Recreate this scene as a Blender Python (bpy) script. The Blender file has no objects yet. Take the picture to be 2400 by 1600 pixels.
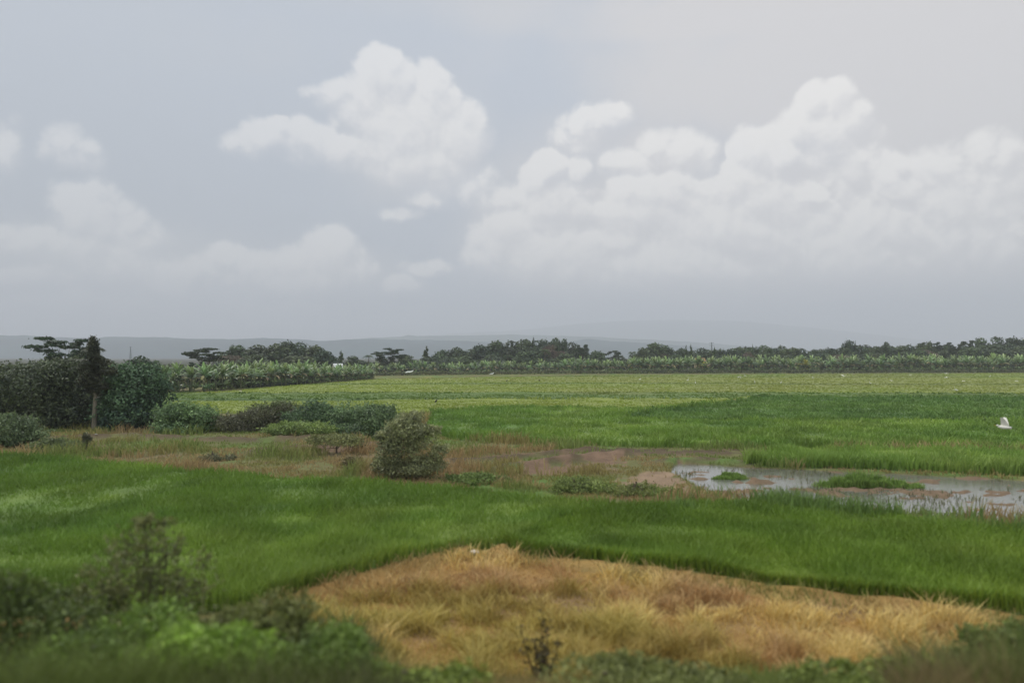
import bpy, math, random
import numpy as np
from mathutils import Vector, Matrix

# ------------------------------------------------------------------ camera
scene = bpy.context.scene
CAM_H = 5.5            # eye of a passenger on a raised railway bank
F = 1800.0             # focal length in pixels of the 2400 px wide frame
TH = math.atan(36.0 / F)
cam_d = bpy.data.cameras.new('camera')
cam = bpy.data.objects.new('camera', cam_d)
scene.collection.objects.link(cam)
cam.location = (0, 0, CAM_H)
cam.rotation_euler = (math.pi / 2 + TH, 0, 0)
cam_d.sensor_width = 36.0
cam_d.lens = 36.0 * F / 2400.0
cam_d.clip_start = 0.1
cam_d.clip_end = 60000
cam_d.dof.use_dof = True
cam_d.dof.focus_distance = 160.0
cam_d.dof.aperture_fstop = (cam_d.lens / 1000.0) / 0.065
scene.camera = cam

# ------------------------------------------------------------------ render settings
scene.render.engine = 'CYCLES'
cy = scene.cycles
cy.max_bounces = 5
cy.diffuse_bounces = 3
cy.glossy_bounces = 2
cy.transmission_bounces = 3
cy.volume_bounces = 1
cy.caustics_reflective = False
cy.caustics_refractive = False
cy.sample_clamp_indirect = 4.0
scene.view_settings.view_transform = 'Standard'
scene.view_settings.look = 'None'
scene.view_settings.exposure = 0.14
scene.view_settings.gamma = 1.0

def lin(r, g, b):
    f = lambda c: (c / 255 / 12.92) if c <= 10 else ((c / 255 + 0.055) / 1.055) ** 2.4
    return (f(r), f(g), f(b))

# ------------------------------------------------------------------ world: hazy cumulus sky
SUN_EL, SUN_AZ = math.radians(52), math.radians(-60)      # azimuth from +Y towards +X
world = bpy.data.worlds.new('World')
scene.world = world
world.use_nodes = True
wt = world.node_tree
wt.nodes.clear()
WN = wt.nodes.new
def L(a, b): a.id_data.links.new(a, b)

class NB:                                                  # small node building helper
    def __init__(s, t): s.t = t
    def n(s, kind, **kw):
        nd = s.t.nodes.new(kind)
        for k, v in kw.items(): setattr(nd, k, v)
        return nd
    def _in(s, sock, v):
        if isinstance(v, bpy.types.NodeSocket): s.t.links.new(v, sock)
        elif v is not None: sock.default_value = v
    def m(s, op, a, b=None, c=None, clamp=False):
        nd = s.n('ShaderNodeMath', operation=op, use_clamp=clamp)
        for i, v in enumerate((a, b, c)): s._in(nd.inputs[i], v)
        return nd.outputs[0]
    def vm(s, op, a, b=None, c=None, out=0):
        nd = s.n('ShaderNodeVectorMath', operation=op)
        for i, v in enumerate((a, b, c)):
            if v is not None: s._in(nd.inputs[i], v)
        return nd.outputs[out]
    def ss(s, v, lo, hi, a=0.0, b=1.0):
        nd = s.n('ShaderNodeMapRange', interpolation_type='SMOOTHSTEP')
        for i, x in enumerate((v, lo, hi, a, b)): s._in(nd.inputs[i], x)
        return nd.outputs[0]
    def noise(s, vec, scale, detail=4, rough=0.55, dim='3D', dist=0.0):
        nd = s.n('ShaderNodeTexNoise', noise_dimensions=dim)
        s._in(nd.inputs['Vector'], vec)
        nd.inputs['Scale'].default_value = scale; nd.inputs['Detail'].default_value = detail
        nd.inputs['Roughness'].default_value = rough; nd.inputs['Distortion'].default_value = dist
        return nd
    def mix(s, fac, a, b, mode='MIX'):
        nd = s.n('ShaderNodeMix', data_type='RGBA', blend_type=mode)
        s._in(nd.inputs[0], fac)
        for i, v in ((6, a), (7, b)):
            if isinstance(v, tuple): v = (v[0], v[1], v[2], 1.0)
            s._in(nd.inputs[i], v)
        return nd.outputs[2]

def azel(px, py):
    a = (px - 1200) / F; b = (800 - py) / F
    y = math.cos(TH) - b * math.sin(TH); z = math.sin(TH) + b * math.cos(TH)
    return math.atan2(a, y), math.atan2(z, math.hypot(a, y))

# cumulus heaps: (x, y, rx, ry, strength) in photograph pixels, turned into sky directions
HARD = [
 (890,175,52,52,1.0),(925,215,60,60,1.0),(870,240,62,60,.9),(1008,205,52,54,1.0),(1035,250,45,55,1.0),(960,300,130,90,1.2),(1070,325,72,78,1.15),
 (1000,385,125,62,.95),(900,350,110,60,.75),(790,225,62,38,.6),(840,265,70,50,.7),(740,215,40,22,.4),
 (620,318,62,38,.62),(570,335,45,30,.5),(700,335,80,40,.5),(780,350,80,40,.5),(655,295,24,20,.5),
 (1110,440,70,50,.55),(1040,430,60,40,.5),(990,465,45,26,.55),(940,500,46,16,.4),
 (205,490,75,56,.7),(265,520,60,56,.6),(160,470,45,36,.5),(170,352,52,42,.45),(90,560,110,32,.4),(190,575,110,40,.5),(320,560,70,40,.3),
 (540,610,70,34,.62),(470,625,60,30,.5),(610,615,70,34,.6),(690,610,60,36,.6),(780,590,72,56,.85),(830,630,50,45,.6),(640,650,190,50,.55),(420,650,110,50,.4),(270,630,90,45,.4),(90,650,110,26,.4),
 (640,725,120,26,.4),(150,715,150,32,.42),(955,668,50,26,.5),(1010,628,50,18,.3),(0,340,40,50,.3),
 (1282,395,46,44,1.0),(1252,425,40,42,.8),(1350,400,34,36,.8),(1370,300,62,40,.6),(1435,275,48,34,.65),(1340,330,60,36,.45),
 (1480,390,80,34,.55),(1570,350,70,44,.5),(1640,370,50,45,.4),
 (1290,480,110,62,.7),(1200,530,70,50,.8),(1190,470,60,40,.6),(1160,560,70,40,.6),(1150,600,70,45,.55),(1300,590,170,66,.7),
 (1470,450,46,44,1.0),(1520,455,60,50,1.0),(1575,445,60,46,1.0),(1620,470,60,36,.7),(1500,500,110,60,.8),
 (1690,450,60,40,.9),(1740,420,60,50,1.0),(1770,360,60,50,1.05),(1840,350,62,56,1.05),(1880,310,60,56,1.0),(1910,250,42,42,.95),(1960,240,42,42,.9),(1985,285,45,50,.8),(1930,320,80,70,.9),
 (1890,455,52,22,1.0),(1800,480,130,60,.9),(1700,540,240,80,.75),(1990,380,70,70,.55),(2090,405,44,42,.85),(2120,440,50,34,.8),(2060,380,40,36,.6),
 (2200,400,100,40,.45),(2310,360,60,40,.45),(2000,590,120,60,.6),(1960,540,260,90,.6),(2180,520,260,110,.5),(1560,610,240,66,.6),(1450,560,70,36,.7),
]
SOFT = [
 (1460,25,150,60,.6),(2000,130,620,190,.8),(1750,30,420,70,.85),(2330,330,420,330,.75),(1700,180,300,70,.6),(1850,560,560,190,.9),(1380,560,330,170,.75),
 (1200,10,500,60,.3),(300,640,460,120,.5),(1330,380,230,130,.45),(1560,370,200,100,.55),(640,110,500,60,.12),
 (960,330,240,170,.4),(700,640,260,80,.45),(2200,600,420,130,.7),
]
def blob_group(name, blobs):
    g = bpy.data.node_groups.new(name, 'ShaderNodeTree')
    g.interface.new_socket('P', in_out='INPUT', socket_type='NodeSocketVector')
    g.interface.new_socket('D', in_out='OUTPUT', socket_type='NodeSocketFloat')
    gi = g.nodes.new('NodeGroupInput'); go = g.nodes.new('NodeGroupOutput')
    b = NB(g); acc = None
    for (px, py, rx, ry, st) in blobs:
        az, el = azel(px, py)
        sx, sz = F / rx / 1.16, F / ry / 1.16
        v = b.vm('MULTIPLY_ADD', gi.outputs[0], (sx, sz, 0), (-az * sx, -el * sz, 0))
        d = b.vm('DOT_PRODUCT', v, v, out='Value')
        h = b.m('MULTIPLY_ADD', d, -st, st)
        acc = h if acc is None else b.m('SMOOTH_MAX', acc, h, 0.12)
    L(acc, go.inputs[0])
    return g
w = NB(wt)
geo = w.n('ShaderNodeTexCoord')
dirv = geo.outputs['Generated']
sep = w.n('ShaderNodeSeparateXYZ'); L(dirv, sep.inputs[0])
X, Y, Z = sep.outputs
azn = w.m('ARCTAN2', X, Y)
eln = w.m('ARCSINE', Z)
cmb = w.n('ShaderNodeCombineXYZ'); L(azn, cmb.inputs[0]); L(eln, cmb.inputs[1])
# warp
n1 = w.noise(dirv, 7.0, 5, 0.55)
n2 = w.noise(dirv, 26.0, 6, 0.6)
n3 = w.noise(dirv, 90.0, 4, 0.6)
warp = w.vm('SUBTRACT', n1.outputs['Color'], (.5, .5, .5))
warp2 = w.vm('SUBTRACT', n2.outputs['Color'], (.5, .5, .5))
P = w.vm('MULTIPLY_ADD', warp, (.036, .024, 0), cmb.outputs[0])
P = w.vm('MULTIPLY_ADD', warp2, (.016, .016, 0), P)
gh = blob_group('cumulus_heaps', HARD)
gs = blob_group('cloud_veils', SOFT)
def inst(g, vec):
    nd = w.n('ShaderNodeGroup'); nd.node_tree = g; L(vec, nd.inputs[0]); return nd.outputs[0]
def billow(v):
    acc = None
    for sc_, am in ((17, .55), (40, .36), (95, .15), (210, .06)):
        nz = w.noise(v, sc_, 0, .5)
        t_ = w.m('MULTIPLY', w.m('ABSOLUTE', w.m('SUBTRACT', nz.outputs[0], .5)), am * 3.6)
        acc = t_ if acc is None else w.m('ADD', acc, t_)
    return w.m('SUBTRACT', acc, 0.35)
D0 = w.m('MULTIPLY_ADD', billow(dirv), .5, inst(gh, P))
Pup = w.vm('ADD', P, (-.006, .013, 0))
dirup = w.vm('ADD', dirv, (-.006, 0, .013))
D1 = w.m('MULTIPLY_ADD', billow(dirup), .5, inst(gh, Pup))
relief = w.m('SUBTRACT', D0, D1)                       # >0 towards the lit tops
S0 = w.m('MULTIPLY_ADD', w.m('SUBTRACT', n1.outputs[0], .5), .7, inst(gs, P))
# clear-air colour by elevation
el01 = w.ss(eln, 0.0, 0.42)
azr = w.ss(azn, -0.6, 0.35)
base = w.mix(el01, lin(170, 178, 188), lin(190, 197, 207))
base = w.mix(w.m('MULTIPLY', azr, .6), base, lin(200, 207, 219))
soft = w.ss(S0, -0.05, 0.65)
veil = w.mix(azr, lin(196, 200, 204), lin(221, 218, 218))
c1 = w.mix(w.m('MULTIPLY', soft, .92), base, veil)
crisp = w.ss(relief, -0.15, 0.25)
hard = w.ss(D0, w.m('MULTIPLY_ADD', crisp, .12, -.22), w.m('MULTIPLY_ADD', crisp, -.35, .75))
lit = w.ss(relief, -0.6, 0.3)
body = w.mix(lit, lin(222, 221, 224), lin(255, 252, 248))
hs = w.m('MULTIPLY', hard, w.m('MULTIPLY_ADD', lit, .34, .46))
# the heaps on the left stand farther off in thicker air
c2 = w.mix(w.m('MULTIPLY', hs, w.m('MULTIPLY_ADD', azr, .45, .55)), c1, body)
# low grey cloud base near the horizon
lowband = w.ss(eln, 0.115, 0.045)
lown = w.noise(w.vm('MULTIPLY', dirv, (1, 1, 7)), 5.0, 4, .5)
lowc = w.mix(w.ss(lown.outputs[0], .35, .65), lin(160, 167, 182), lin(172, 177, 190))
c3 = w.mix(w.m('MULTIPLY', lowband, .7), c2, lowc)
# overcast sky is brighter overhead (outside the frame) than near the horizon
up = w.ss(eln, 0.45, 1.2)
c4 = w.mix(up, c3, (1.05, 1.08, 1.15))
skyt = w.n('ShaderNodeTexSky', sky_type='NISHITA')
skyt.sun_disc = False
skyt.sun_elevation = SUN_EL
skyt.sun_rotation = SUN_AZ
skyt.air_density = 1.0; skyt.dust_density = 2.0
bg1 = w.n('ShaderNodeBackground'); L(skyt.outputs[0], bg1.inputs[0]); bg1.inputs[1].default_value = 0.08
bg2 = w.n('ShaderNodeBackground'); L(c4, bg2.inputs[0]); bg2.inputs[1].default_value = 1.0
mixs = w.n('ShaderNodeMixShader'); mixs.inputs[0].default_value = 0.92
L(bg1.outputs[0], mixs.inputs[1]); L(bg2.outputs[0], mixs.inputs[2])
wo = w.n('ShaderNodeOutputWorld'); L(mixs.outputs[0], wo.inputs['Surface'])
world.cycles.sampling_method = 'MANUAL'
world.cycles.sample_map_resolution = 256

# ------------------------------------------------------------------ sun behind thin cloud
sd = bpy.data.lights.new('sun', 'SUN')
sd.energy = 1.55
sd.angle = math.radians(11)
sd.color = (1.0, .96, .9)
sun = bpy.data.objects.new('sun', sd)
scene.collection.objects.link(sun)
sv = Vector((math.sin(SUN_AZ) * math.cos(SUN_EL), math.cos(SUN_AZ) * math.cos(SUN_EL), math.sin(SUN_EL)))
sun.rotation_euler = sv.to_track_quat('Z', 'Y').to_euler()

# ================================================================== numeric helpers
rng = np.random.default_rng(11)
def _h(ix, iy, seed):
    n = (ix.astype(np.int64) * 374761393 + iy.astype(np.int64) * 668265263 + seed * 1442695041) & 0xffffffff
    n = ((n ^ (n >> 13)) * 1274126177) & 0xffffffff
    return ((n ^ (n >> 16)) & 0xffffff) / float(0xffffff)
def vnoise(x, y, seed=0):
    x = np.asarray(x, float); y = np.asarray(y, float)
    ix, iy = np.floor(x), np.floor(y); fx, fy = x - ix, y - iy
    fx = fx * fx * (3 - 2 * fx); fy = fy * fy * (3 - 2 * fy)
    a = _h(ix, iy, seed); b = _h(ix + 1, iy, seed); c = _h(ix, iy + 1, seed); d = _h(ix + 1, iy + 1, seed)
    return (a * (1 - fx) + b * fx) * (1 - fy) + (c * (1 - fx) + d * fx) * fy
def fbm(x, y, seed=0, oct=4):
    s = 0; a = .5; t = 0
    for k in range(oct):
        s = s + a * vnoise(x * 2 ** k, y * 2 ** k, seed + 17 * k); t += a; a *= .5
    return s / t
def sm(x, lo, hi):
    t = np.clip((x - lo) / (hi - lo), 0, 1); return t * t * (3 - 2 * t)
def inpoly(x, y, poly):
    r = np.zeros(np.shape(x), bool); n = len(poly)
    for i in range(n):
        x0, y0 = poly[i]; x1, y1 = poly[(i + 1) % n]
        if y0 == y1: continue
        c = ((y0 > y) != (y1 > y)) & (x < (x1 - x0) * (y - y0) / (y1 - y0) + x0)
        r ^= c
    return r
def ray(px, py):
    a = (px - 1200) / F; b = (800 - py) / F
    return a, math.cos(TH) - b * math.sin(TH), math.sin(TH) + b * math.cos(TH)
def at(px, py, h=0.0):                                     # pixel -> point on the level z = h
    a, y, z = ray(px, py); t = (h - CAM_H) / z
    return (a * t, y * t)
def atD(px, D):                                            # pixel column -> x at depth D
    return (px - 1200) / F * D
def zat(py, D):                                            # height seen on pixel row py at depth D
    a, y, z = ray(1200, py); return CAM_H + z / y * D
def W(poly, h=0.0): return [at(x, y, h) for x, y in poly]
def seg_dist(x, y, pts):
    best = np.full(np.shape(x), 1e9)
    for (x0, y0), (x1, y1) in zip(pts[:-1], pts[1:]):
        dx, dy = x1 - x0, y1 - y0
        t = np.clip(((x - x0) * dx + (y - y0) * dy) / (dx * dx + dy * dy), 0, 1)
        best = np.minimum(best, np.hypot(x - x0 - t * dx, y - y0 - t * dy))
    return best

# ------------------------------------------------------------------ mesh helpers
COL = scene.collection
def mesh(name, V, polys, mat, tint=None, smooth=False):
    """V (n,3); polys: list of (m,k) index arrays; tint (n,3) colour of the thing itself"""
    V = np.asarray(V, np.float32)
    me = bpy.data.meshes.new(name)
    me.vertices.add(len(V)); me.vertices.foreach_set('co', V.ravel())
    idx = np.concatenate([p.ravel() for p in polys]).astype(np.int32)
    tot = np.concatenate([np.full(len(p), p.shape[1], np.int32) for p in polys])
    st = np.concatenate([[0], np.cumsum(tot)[:-1]]).astype(np.int32)
    me.loops.add(len(idx)); me.loops.foreach_set('vertex_index', idx)
    me.polygons.add(len(tot)); me.polygons.foreach_set('loop_start', st); me.polygons.foreach_set('loop_total', tot)
    me.polygons.foreach_set('use_smooth', np.full(len(tot), smooth))
    if tint is not None:
        at_ = me.color_attributes.new('tint', 'FLOAT_COLOR', 'POINT')
        c = np.ones((len(V), 4), np.float32); c[:, :3] = tint; at_.data.foreach_set('color', c.ravel())
    me.update(calc_edges=True)
    me.materials.append(mat)
    return me
def obj(name, me, parent=None, loc=(0, 0, 0), rz=0.0, sc=(1, 1, 1)):
    o = bpy.data.objects.new(name, me); COL.objects.link(o)
    if parent is not None: o.parent = parent
    o.location = loc; o.rotation_euler = (0, 0, rz); o.scale = sc
    return o
def tag(o, label=None, cat=None, group=None, kind=None):
    if label: o['label'] = label
    if cat: o['category'] = cat
    if group: o['group'] = group
    if kind: o['kind'] = kind
    return o
def thing(name, label, cat, loc, rz=0.0, sc=(1, 1, 1), group=None):
    return tag(obj(name, None, None, loc, rz, sc), label, cat, group)

class Geo:
    def __init__(s): s.V = []; s.T = []; s.Q = []; s.C = []; s.n = 0
    def add(s, V, tri=None, quad=None, col=(.1, .1, .1)):
        V = np.asarray(V, float).reshape(-1, 3)
        if tri is not None and len(tri): s.T.append(np.asarray(tri) + s.n)
        if quad is not None and len(quad): s.Q.append(np.asarray(quad) + s.n)
        c = np.asarray(col, float)
        s.C.append(np.broadcast_to(c, (len(V), 3)) if c.ndim == 1 else c)
        s.V.append(V); s.n += len(V); return s
    def build(s, name, mat, smooth=False):
        P = []
        if s.Q: P.append(np.concatenate(s.Q))
        if s.T: P.append(np.concatenate(s.T))
        return mesh(name, np.concatenate(s.V), P, mat, np.concatenate(s.C), smooth)
    def tube(s, pts, rad, n=7, col=(.2, .17, .13), cap=True):
        pts = np.asarray(pts, float); m = len(pts)
        d = np.gradient(pts, axis=0); d /= np.linalg.norm(d, axis=1)[:, None] + 1e-9
        ref = np.array([0., 0, 1]) if abs(d[0][2]) < .9 else np.array([1., 0, 0])
        a = np.linspace(0, 2 * math.pi, n, endpoint=False)
        V = []
        for p, t, r in zip(pts, d, rad):
            u = np.cross(t, ref); u /= np.linalg.norm(u) + 1e-9; v = np.cross(t, u)
            rr = r if np.ndim(r) else (r, r)
            V.append(p + np.cos(a)[:, None] * u * rr[0] + np.sin(a)[:, None] * v * rr[1])
        V = np.concatenate(V)
        q = [[i * n + j, i * n + (j + 1) % n, (i + 1) * n + (j + 1) % n, (i + 1) * n + j] for i in range(m - 1) for j in range(n)]
        t = []
        if cap:
            V = np.concatenate([V, pts[:1], pts[-1:]]); c0 = m * n; c1 = c0 + 1
            t = [[c0, (j + 1) % n, j] for j in range(n)] + [[c1, (m - 1) * n + j, (m - 1) * n + (j + 1) % n] for j in range(n)]
        s.add(V, tri=t, quad=q, col=col); return s
    def box(s, x0, x1, y0, y1, z0, z1, col=(.5, .5, .5)):
        V = [(x, y, z) for z in (z0, z1) for y in (y0, y1) for x in (x0, x1)]
        s.add(V, quad=[[0, 2, 3, 1], [4, 5, 7, 6], [0, 1, 5, 4], [2, 6, 7, 3], [0, 4, 6, 2], [1, 3, 7, 5]], col=col); return s
    def leaves(s, P, N, size, col, r, asp=1.7, jit=.35):
        """diamond leaf clumps centred on P lying across N"""
        n = len(P); N = N / (np.linalg.norm(N, axis=1)[:, None] + 1e-9)
        N = N + r.normal(0, jit, (n, 3)); N /= np.linalg.norm(N, axis=1)[:, None] + 1e-9
        R = r.normal(0, 1, (n, 3)); T = np.cross(N, R); T /= np.linalg.norm(T, axis=1)[:, None] + 1e-9
        B = np.cross(N, T); sz = (size * r.uniform(.6, 1.35, n))[:, None]
        b = .5 / math.sqrt(asp) * sz; t = .5 * math.sqrt(asp) * sz
        V = np.stack([P - T * t, P + B * b + N * b * .3, P + T * t, P - B * b + N * b * .3], 1).reshape(-1, 3)
        q = np.arange(4 * n).reshape(n, 4)
        s.add(V, quad=q, col=np.repeat(col, 4, 0)); return s
    def blades(s, x, y, z, h, wd, col, r, lean=.35, tipcol=None, bias=(0, 0)):
        n = len(x); a = r.uniform(0, 2 * math.pi, n); la = r.uniform(0, 2 * math.pi, n)
        l = h * lean * r.uniform(.2, 1.3, n)
        lx = np.cos(la) * l + bias[0] * h; ly = np.sin(la) * l + bias[1] * h
        wx, wy = np.cos(a) * wd / 2, np.sin(a) * wd / 2
        z0 = z - .03
        V = np.stack([np.stack([x - wx, y - wy, z0], 1), np.stack([x + wx, y + wy, z0], 1),
                      np.stack([x + lx * .35 + wx * .8, y + ly * .35 + wy * .8, z + h * .6], 1),
                      np.stack([x + lx * .35 - wx * .8, y + ly * .35 - wy * .8, z + h * .6], 1),
                      np.stack([x + lx, y + ly, z + h], 1)], 1).reshape(-1, 3)
        k = np.arange(n)[:, None] * 5
        c = np.repeat(col, 5, 0).reshape(n, 5, 3)
        if tipcol is not None: c = c.copy(); c[:, 4] = tipcol; c[:, 2:4] = .5 * (c[:, 2:4] + np.asarray(tipcol)[..., None, :] if np.ndim(tipcol) > 1 else c[:, 2:4] * .5 + np.asarray(tipcol) * .5)
        s.add(V, quad=k + [0, 1, 2, 3], tri=k + [3, 2, 4], col=c.reshape(-1, 3)); return s

# ------------------------------------------------------------------ materials
def mat_tint(name, rough=.6, transl=.25, nscale=0.0, namp=.25, rand=.0, spec=.3, bump=0.0, bscale=8.0):
    m = bpy.data.materials.new(name); m.use_nodes = True
    t = m.node_tree; t.nodes.clear(); b = NB(t)
    a = b.n('ShaderNodeAttribute', attribute_name='tint').outputs['Color']
    if nscale:
        tc = b.n('ShaderNodeNewGeometry').outputs['Position']
        nz = b.noise(tc, nscale, 5, .6)
        f = b.m('MULTIPLY_ADD', nz.outputs[0], 2 * namp, 1 - namp)
        a = b.vm('SCALE', a, None); a_node = a.node; t.links.new(f, a_node.inputs['Scale'])
    if rand:
        oi = b.n('ShaderNodeObjectInfo')
        hs = b.n('ShaderNodeHueSaturation')
        t.links.new(b.m('MULTIPLY_ADD', oi.outputs['Random'], .05, .475), hs.inputs['Hue'])
        rr = b.m('FRACT', b.m('MULTIPLY', oi.outputs['Random'], 7.31))
        t.links.new(b.m('MULTIPLY_ADD', rr, 2 * rand, 1 - rand), hs.inputs['Value'])
        t.links.new(a, hs.inputs['Color']); a = hs.outputs[0]
    p = b.n('ShaderNodeBsdfPrincipled')
    t.links.new(a, p.inputs['Base Color'])
    p.inputs['Roughness'].default_value = rough
    p.inputs['Specular IOR Level'].default_value = spec
    out = b.n('ShaderNodeOutputMaterial')
    if bump:
        tc = b.n('ShaderNodeNewGeometry').outputs['Position']
        bn = b.n('ShaderNodeBump'); bn.inputs['Strength'].default_value = bump; bn.inputs['Distance'].default_value = .2
        t.links.new(b.noise(tc, bscale, 6, .65).outputs[0], bn.inputs['Height']); t.links.new(bn.outputs[0], p.inputs['Normal'])
    if transl:
        tr = b.n('ShaderNodeBsdfTranslucent'); t.links.new(a, tr.inputs['Color'])
        mx = b.n('ShaderNodeMixShader'); mx.inputs[0].default_value = transl
        t.links.new(p.outputs[0], mx.inputs[1]); t.links.new(tr.outputs[0], mx.inputs[2]); t.links.new(mx.outputs[0], out.inputs[0])
    else: t.links.new(p.outputs[0], out.inputs[0])
    return m
M_GROUND = mat_tint('earth_and_weeds', .9, 0, nscale=1.3, namp=.35, spec=.15, bump=.6, bscale=5)
M_RICE = mat_tint('rice_leaf', .55, .3, nscale=.35, namp=.14, spec=.25)
M_GRASS = mat_tint('grass_blade', .65, .25, nscale=.6, namp=.15, spec=.2)
M_LEAF = mat_tint('tree_leaf', .55, .15, rand=.18, spec=.3)
M_LEAFN = mat_tint('shrub_leaf', .5, .2, spec=.35)
M_BANANA = mat_tint('banana_leaf', .42, .2, rand=.32, spec=.5)
M_BARK = mat_tint('bark', .85, 0, nscale=6, namp=.3, spec=.2)
M_HILL = mat_tint('hill_forest', .95, 0, nscale=.012, namp=.3, spec=.05)
M_FEATHER = mat_tint('feathers', .7, .1, spec=.2)
M_PAINT = mat_tint('weathered_wall_paint', .7, 0, nscale=3, namp=.12, spec=.3)

# ================================================================== layout of the land (photograph pixels -> ground)
RICE_NL = W([(-700, 1065), (0, 1075), (250, 1090), (400, 1108), (640, 1128), (860, 1140), (1050, 1152), (1250, 1176), (1450, 1203), (1290, 1240), (1165, 1293), (1080, 1297), (980, 1325), (800, 1375), (640, 1425), (300, 1440), (0, 1440), (-900, 1440)])
RICE_NR = W([(1450, 1205), (1600, 1190), (1760, 1186), (1900, 1200), (2080, 1212), (2200, 1245), (2400, 1262), (3400, 1290), (3400, 1540), (2400, 1460), (2200, 1432), (1900, 1398), (1600, 1352), (1400, 1325), (1210, 1308), (1185, 1292), (1300, 1242)])
DRY = W([(690, 1440), (820, 1396), (990, 1342), (1080, 1310), (1165, 1308), (1400, 1344), (1600, 1372), (1900, 1418), (2200, 1452), (2400, 1482), (3200, 1550), (3200, 1640), (560, 1640), (600, 1500)])
POND = W([(1590, 1082), (1760, 1093), (1950, 1101), (2400, 1122), (3200, 1135), (3200, 1250), (2400, 1232), (2240, 1205), (2000, 1196), (1860, 1184), (1740, 1170), (1640, 1140), (1570, 1100)])
STRIP_R = W([(1740, 1090), (1760, 1074), (1850, 1062), (2400, 1068), (3400, 1072), (3400, 1128), (2400, 1116), (2000, 1098)])
MID_B = W([(1010, 968), (1200, 958), (1500, 962), (1690, 952), (1800, 934), (2400, 934), (3400, 934), (3400, 1062), (2400, 1060), (2000, 1056), (1750, 1050), (1500, 1047), (1250, 1038), (1060, 1030), (1000, 1012)])
DARK_C = W([(1470, 986), (1690, 953), (1790, 935), (2400, 935), (3400, 935), (3400, 985), (2400, 990), (1900, 990), (1600, 992)])
FARF = W([(250, 948), (340, 928), (560, 915), (700, 902), (900, 888), (1400, 880), (1750, 878), (2400, 875), (3400, 872), (3400, 932), (2400, 932), (1800, 932), (1690, 950), (1500, 960), (1200, 956), (1010, 966), (980, 975), (250, 965)])
LIGHT4 = W([(250, 948), (1000, 943), (1750, 944), (1690, 950), (1500, 960), (1200, 956), (1010, 966), (980, 975), (250, 965)])
BUNDS = [  # (points px, width m, height m)
 ([(640, 1425), (800, 1376), (980, 1325), (1085, 1296)], .45, .22),
 ([(1180, 1296), (1400, 1326), (1600, 1352), (1900, 1398), (2400, 1460), (3300, 1540)], .4, .2),
 ([(1050, 1086), (1180, 1078), (1300, 1066), (1400, 1058)], .5, .28),
 ([(1180, 1100), (1290, 1088), (1380, 1074), (1460, 1068)], .55, .38),
 ([(600, 1062), (700, 1055), (880, 1045), (1000, 1048)], .6, .3),
 ([(100, 1030), (300, 1022), (600, 1035), (760, 1026)], .8, .25),
 ([(1380, 1062), (1600, 1062), (1760, 1066), (1850, 1078)], .5, .12),
 ([(1560, 1082), (1660, 1078), (1760, 1088)], .5, .2),
 ([(1430, 1205), (1290, 1242), (1175, 1292)], .25, .1),
 ([(250, 939), (1000, 939), (1700, 938)], .5, .25), ([(250, 925), (1000, 924), (2400, 925)], .5, .25),
 ([(1480, 985), (1690, 950), (1800, 931)], .9, .45),
]
BUNDS = [(W(p), w_, h_) for p, w_, h_ in BUNDS]
BARE = [(W([(1170, 1103), (1280, 1082), (1370, 1064), (1465, 1058), (1475, 1070), (1420, 1090), (1310, 1106), (1220, 1112)]), lin(128, 106, 86)),
 (W([(1440, 1112), (1560, 1104), (1640, 1130), (1720, 1168), (1660, 1178), (1560, 1150), (1460, 1136)]), lin(150, 128, 104)),
 (W([(1390, 1047), (1600, 1052), (1760, 1056), (1770, 1066), (1600, 1062), (1400, 1056)]), lin(92, 80, 62)),
 (W([(700, 1052), (800, 1046), (900, 1044), (905, 1052), (820, 1058), (720, 1062)]), lin(118, 98, 78)),
 (W([(1060, 1072), (1180, 1064), (1320, 1054), (1325, 1062), (1200, 1074), (1080, 1082)]), lin(124, 106, 82))]
ISLETS = [(1705, 1112, 1.0, .8), (1630, 1120, 1.2, .9), (1770, 1128, 1.1, .7), (2010, 1138, 2.2, .5), (2060, 1150, 1.8, .45), (1860, 1118, .8, .5), (2170, 1146, 1.0, .45), (1690, 1150, 1.3, .8), (1960, 1160, 1.2, .6), (2090, 1118, 1.2, .5), (2320, 1126, 1.6, .4)]
ISLETS = [(at(a, b), c, d) for a, b, c, d in ISLETS]
def ground_z(x, y):
    x = np.asarray(x, float); y = np.asarray(y, float)
    z = .10 * (fbm(x * .15, y * .15, 3) - .5) + .05 * (fbm(x * .9, y * .9, 5) - .5)
    near = (y < 140) & (y > 5)
    for pts, w_, h_ in BUNDS:
        d = np.where(near | True, seg_dist(x, y, pts), 99)
        z = z + h_ * np.exp(-(d / w_) ** 2) * (.75 + .5 * vnoise(x * 1.3, y * 1.3, 9))
    ip = inpoly(x, y, POND)
    pm = ip * 1.0
    z = z - .24 * pm + .20 * pm * sm(fbm(x * .7, y * 2.2, 21), .5, .75)
    for (cx, cyy), r_, h_ in ISLETS:
        d = np.hypot((x - cx) / (r_ * 1.3), (y - cyy) / (r_ * .55)); z = z + .24 * h_ * pm * np.exp(-d * d) * (.5 + 1.0 * vnoise(x * 4, y * 6, 8))
    ry = np.asarray(y) + 1.2 * (vnoise(x * .1, x * 0, 4) - .5)
    bank = np.clip((12.5 - ry) * .38, 0, 3.3)
    z = z + bank * (.94 + .12 * fbm(x * .5, y * .5, 31)) + np.where(bank > 0, .0, 0)
    return z

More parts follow.
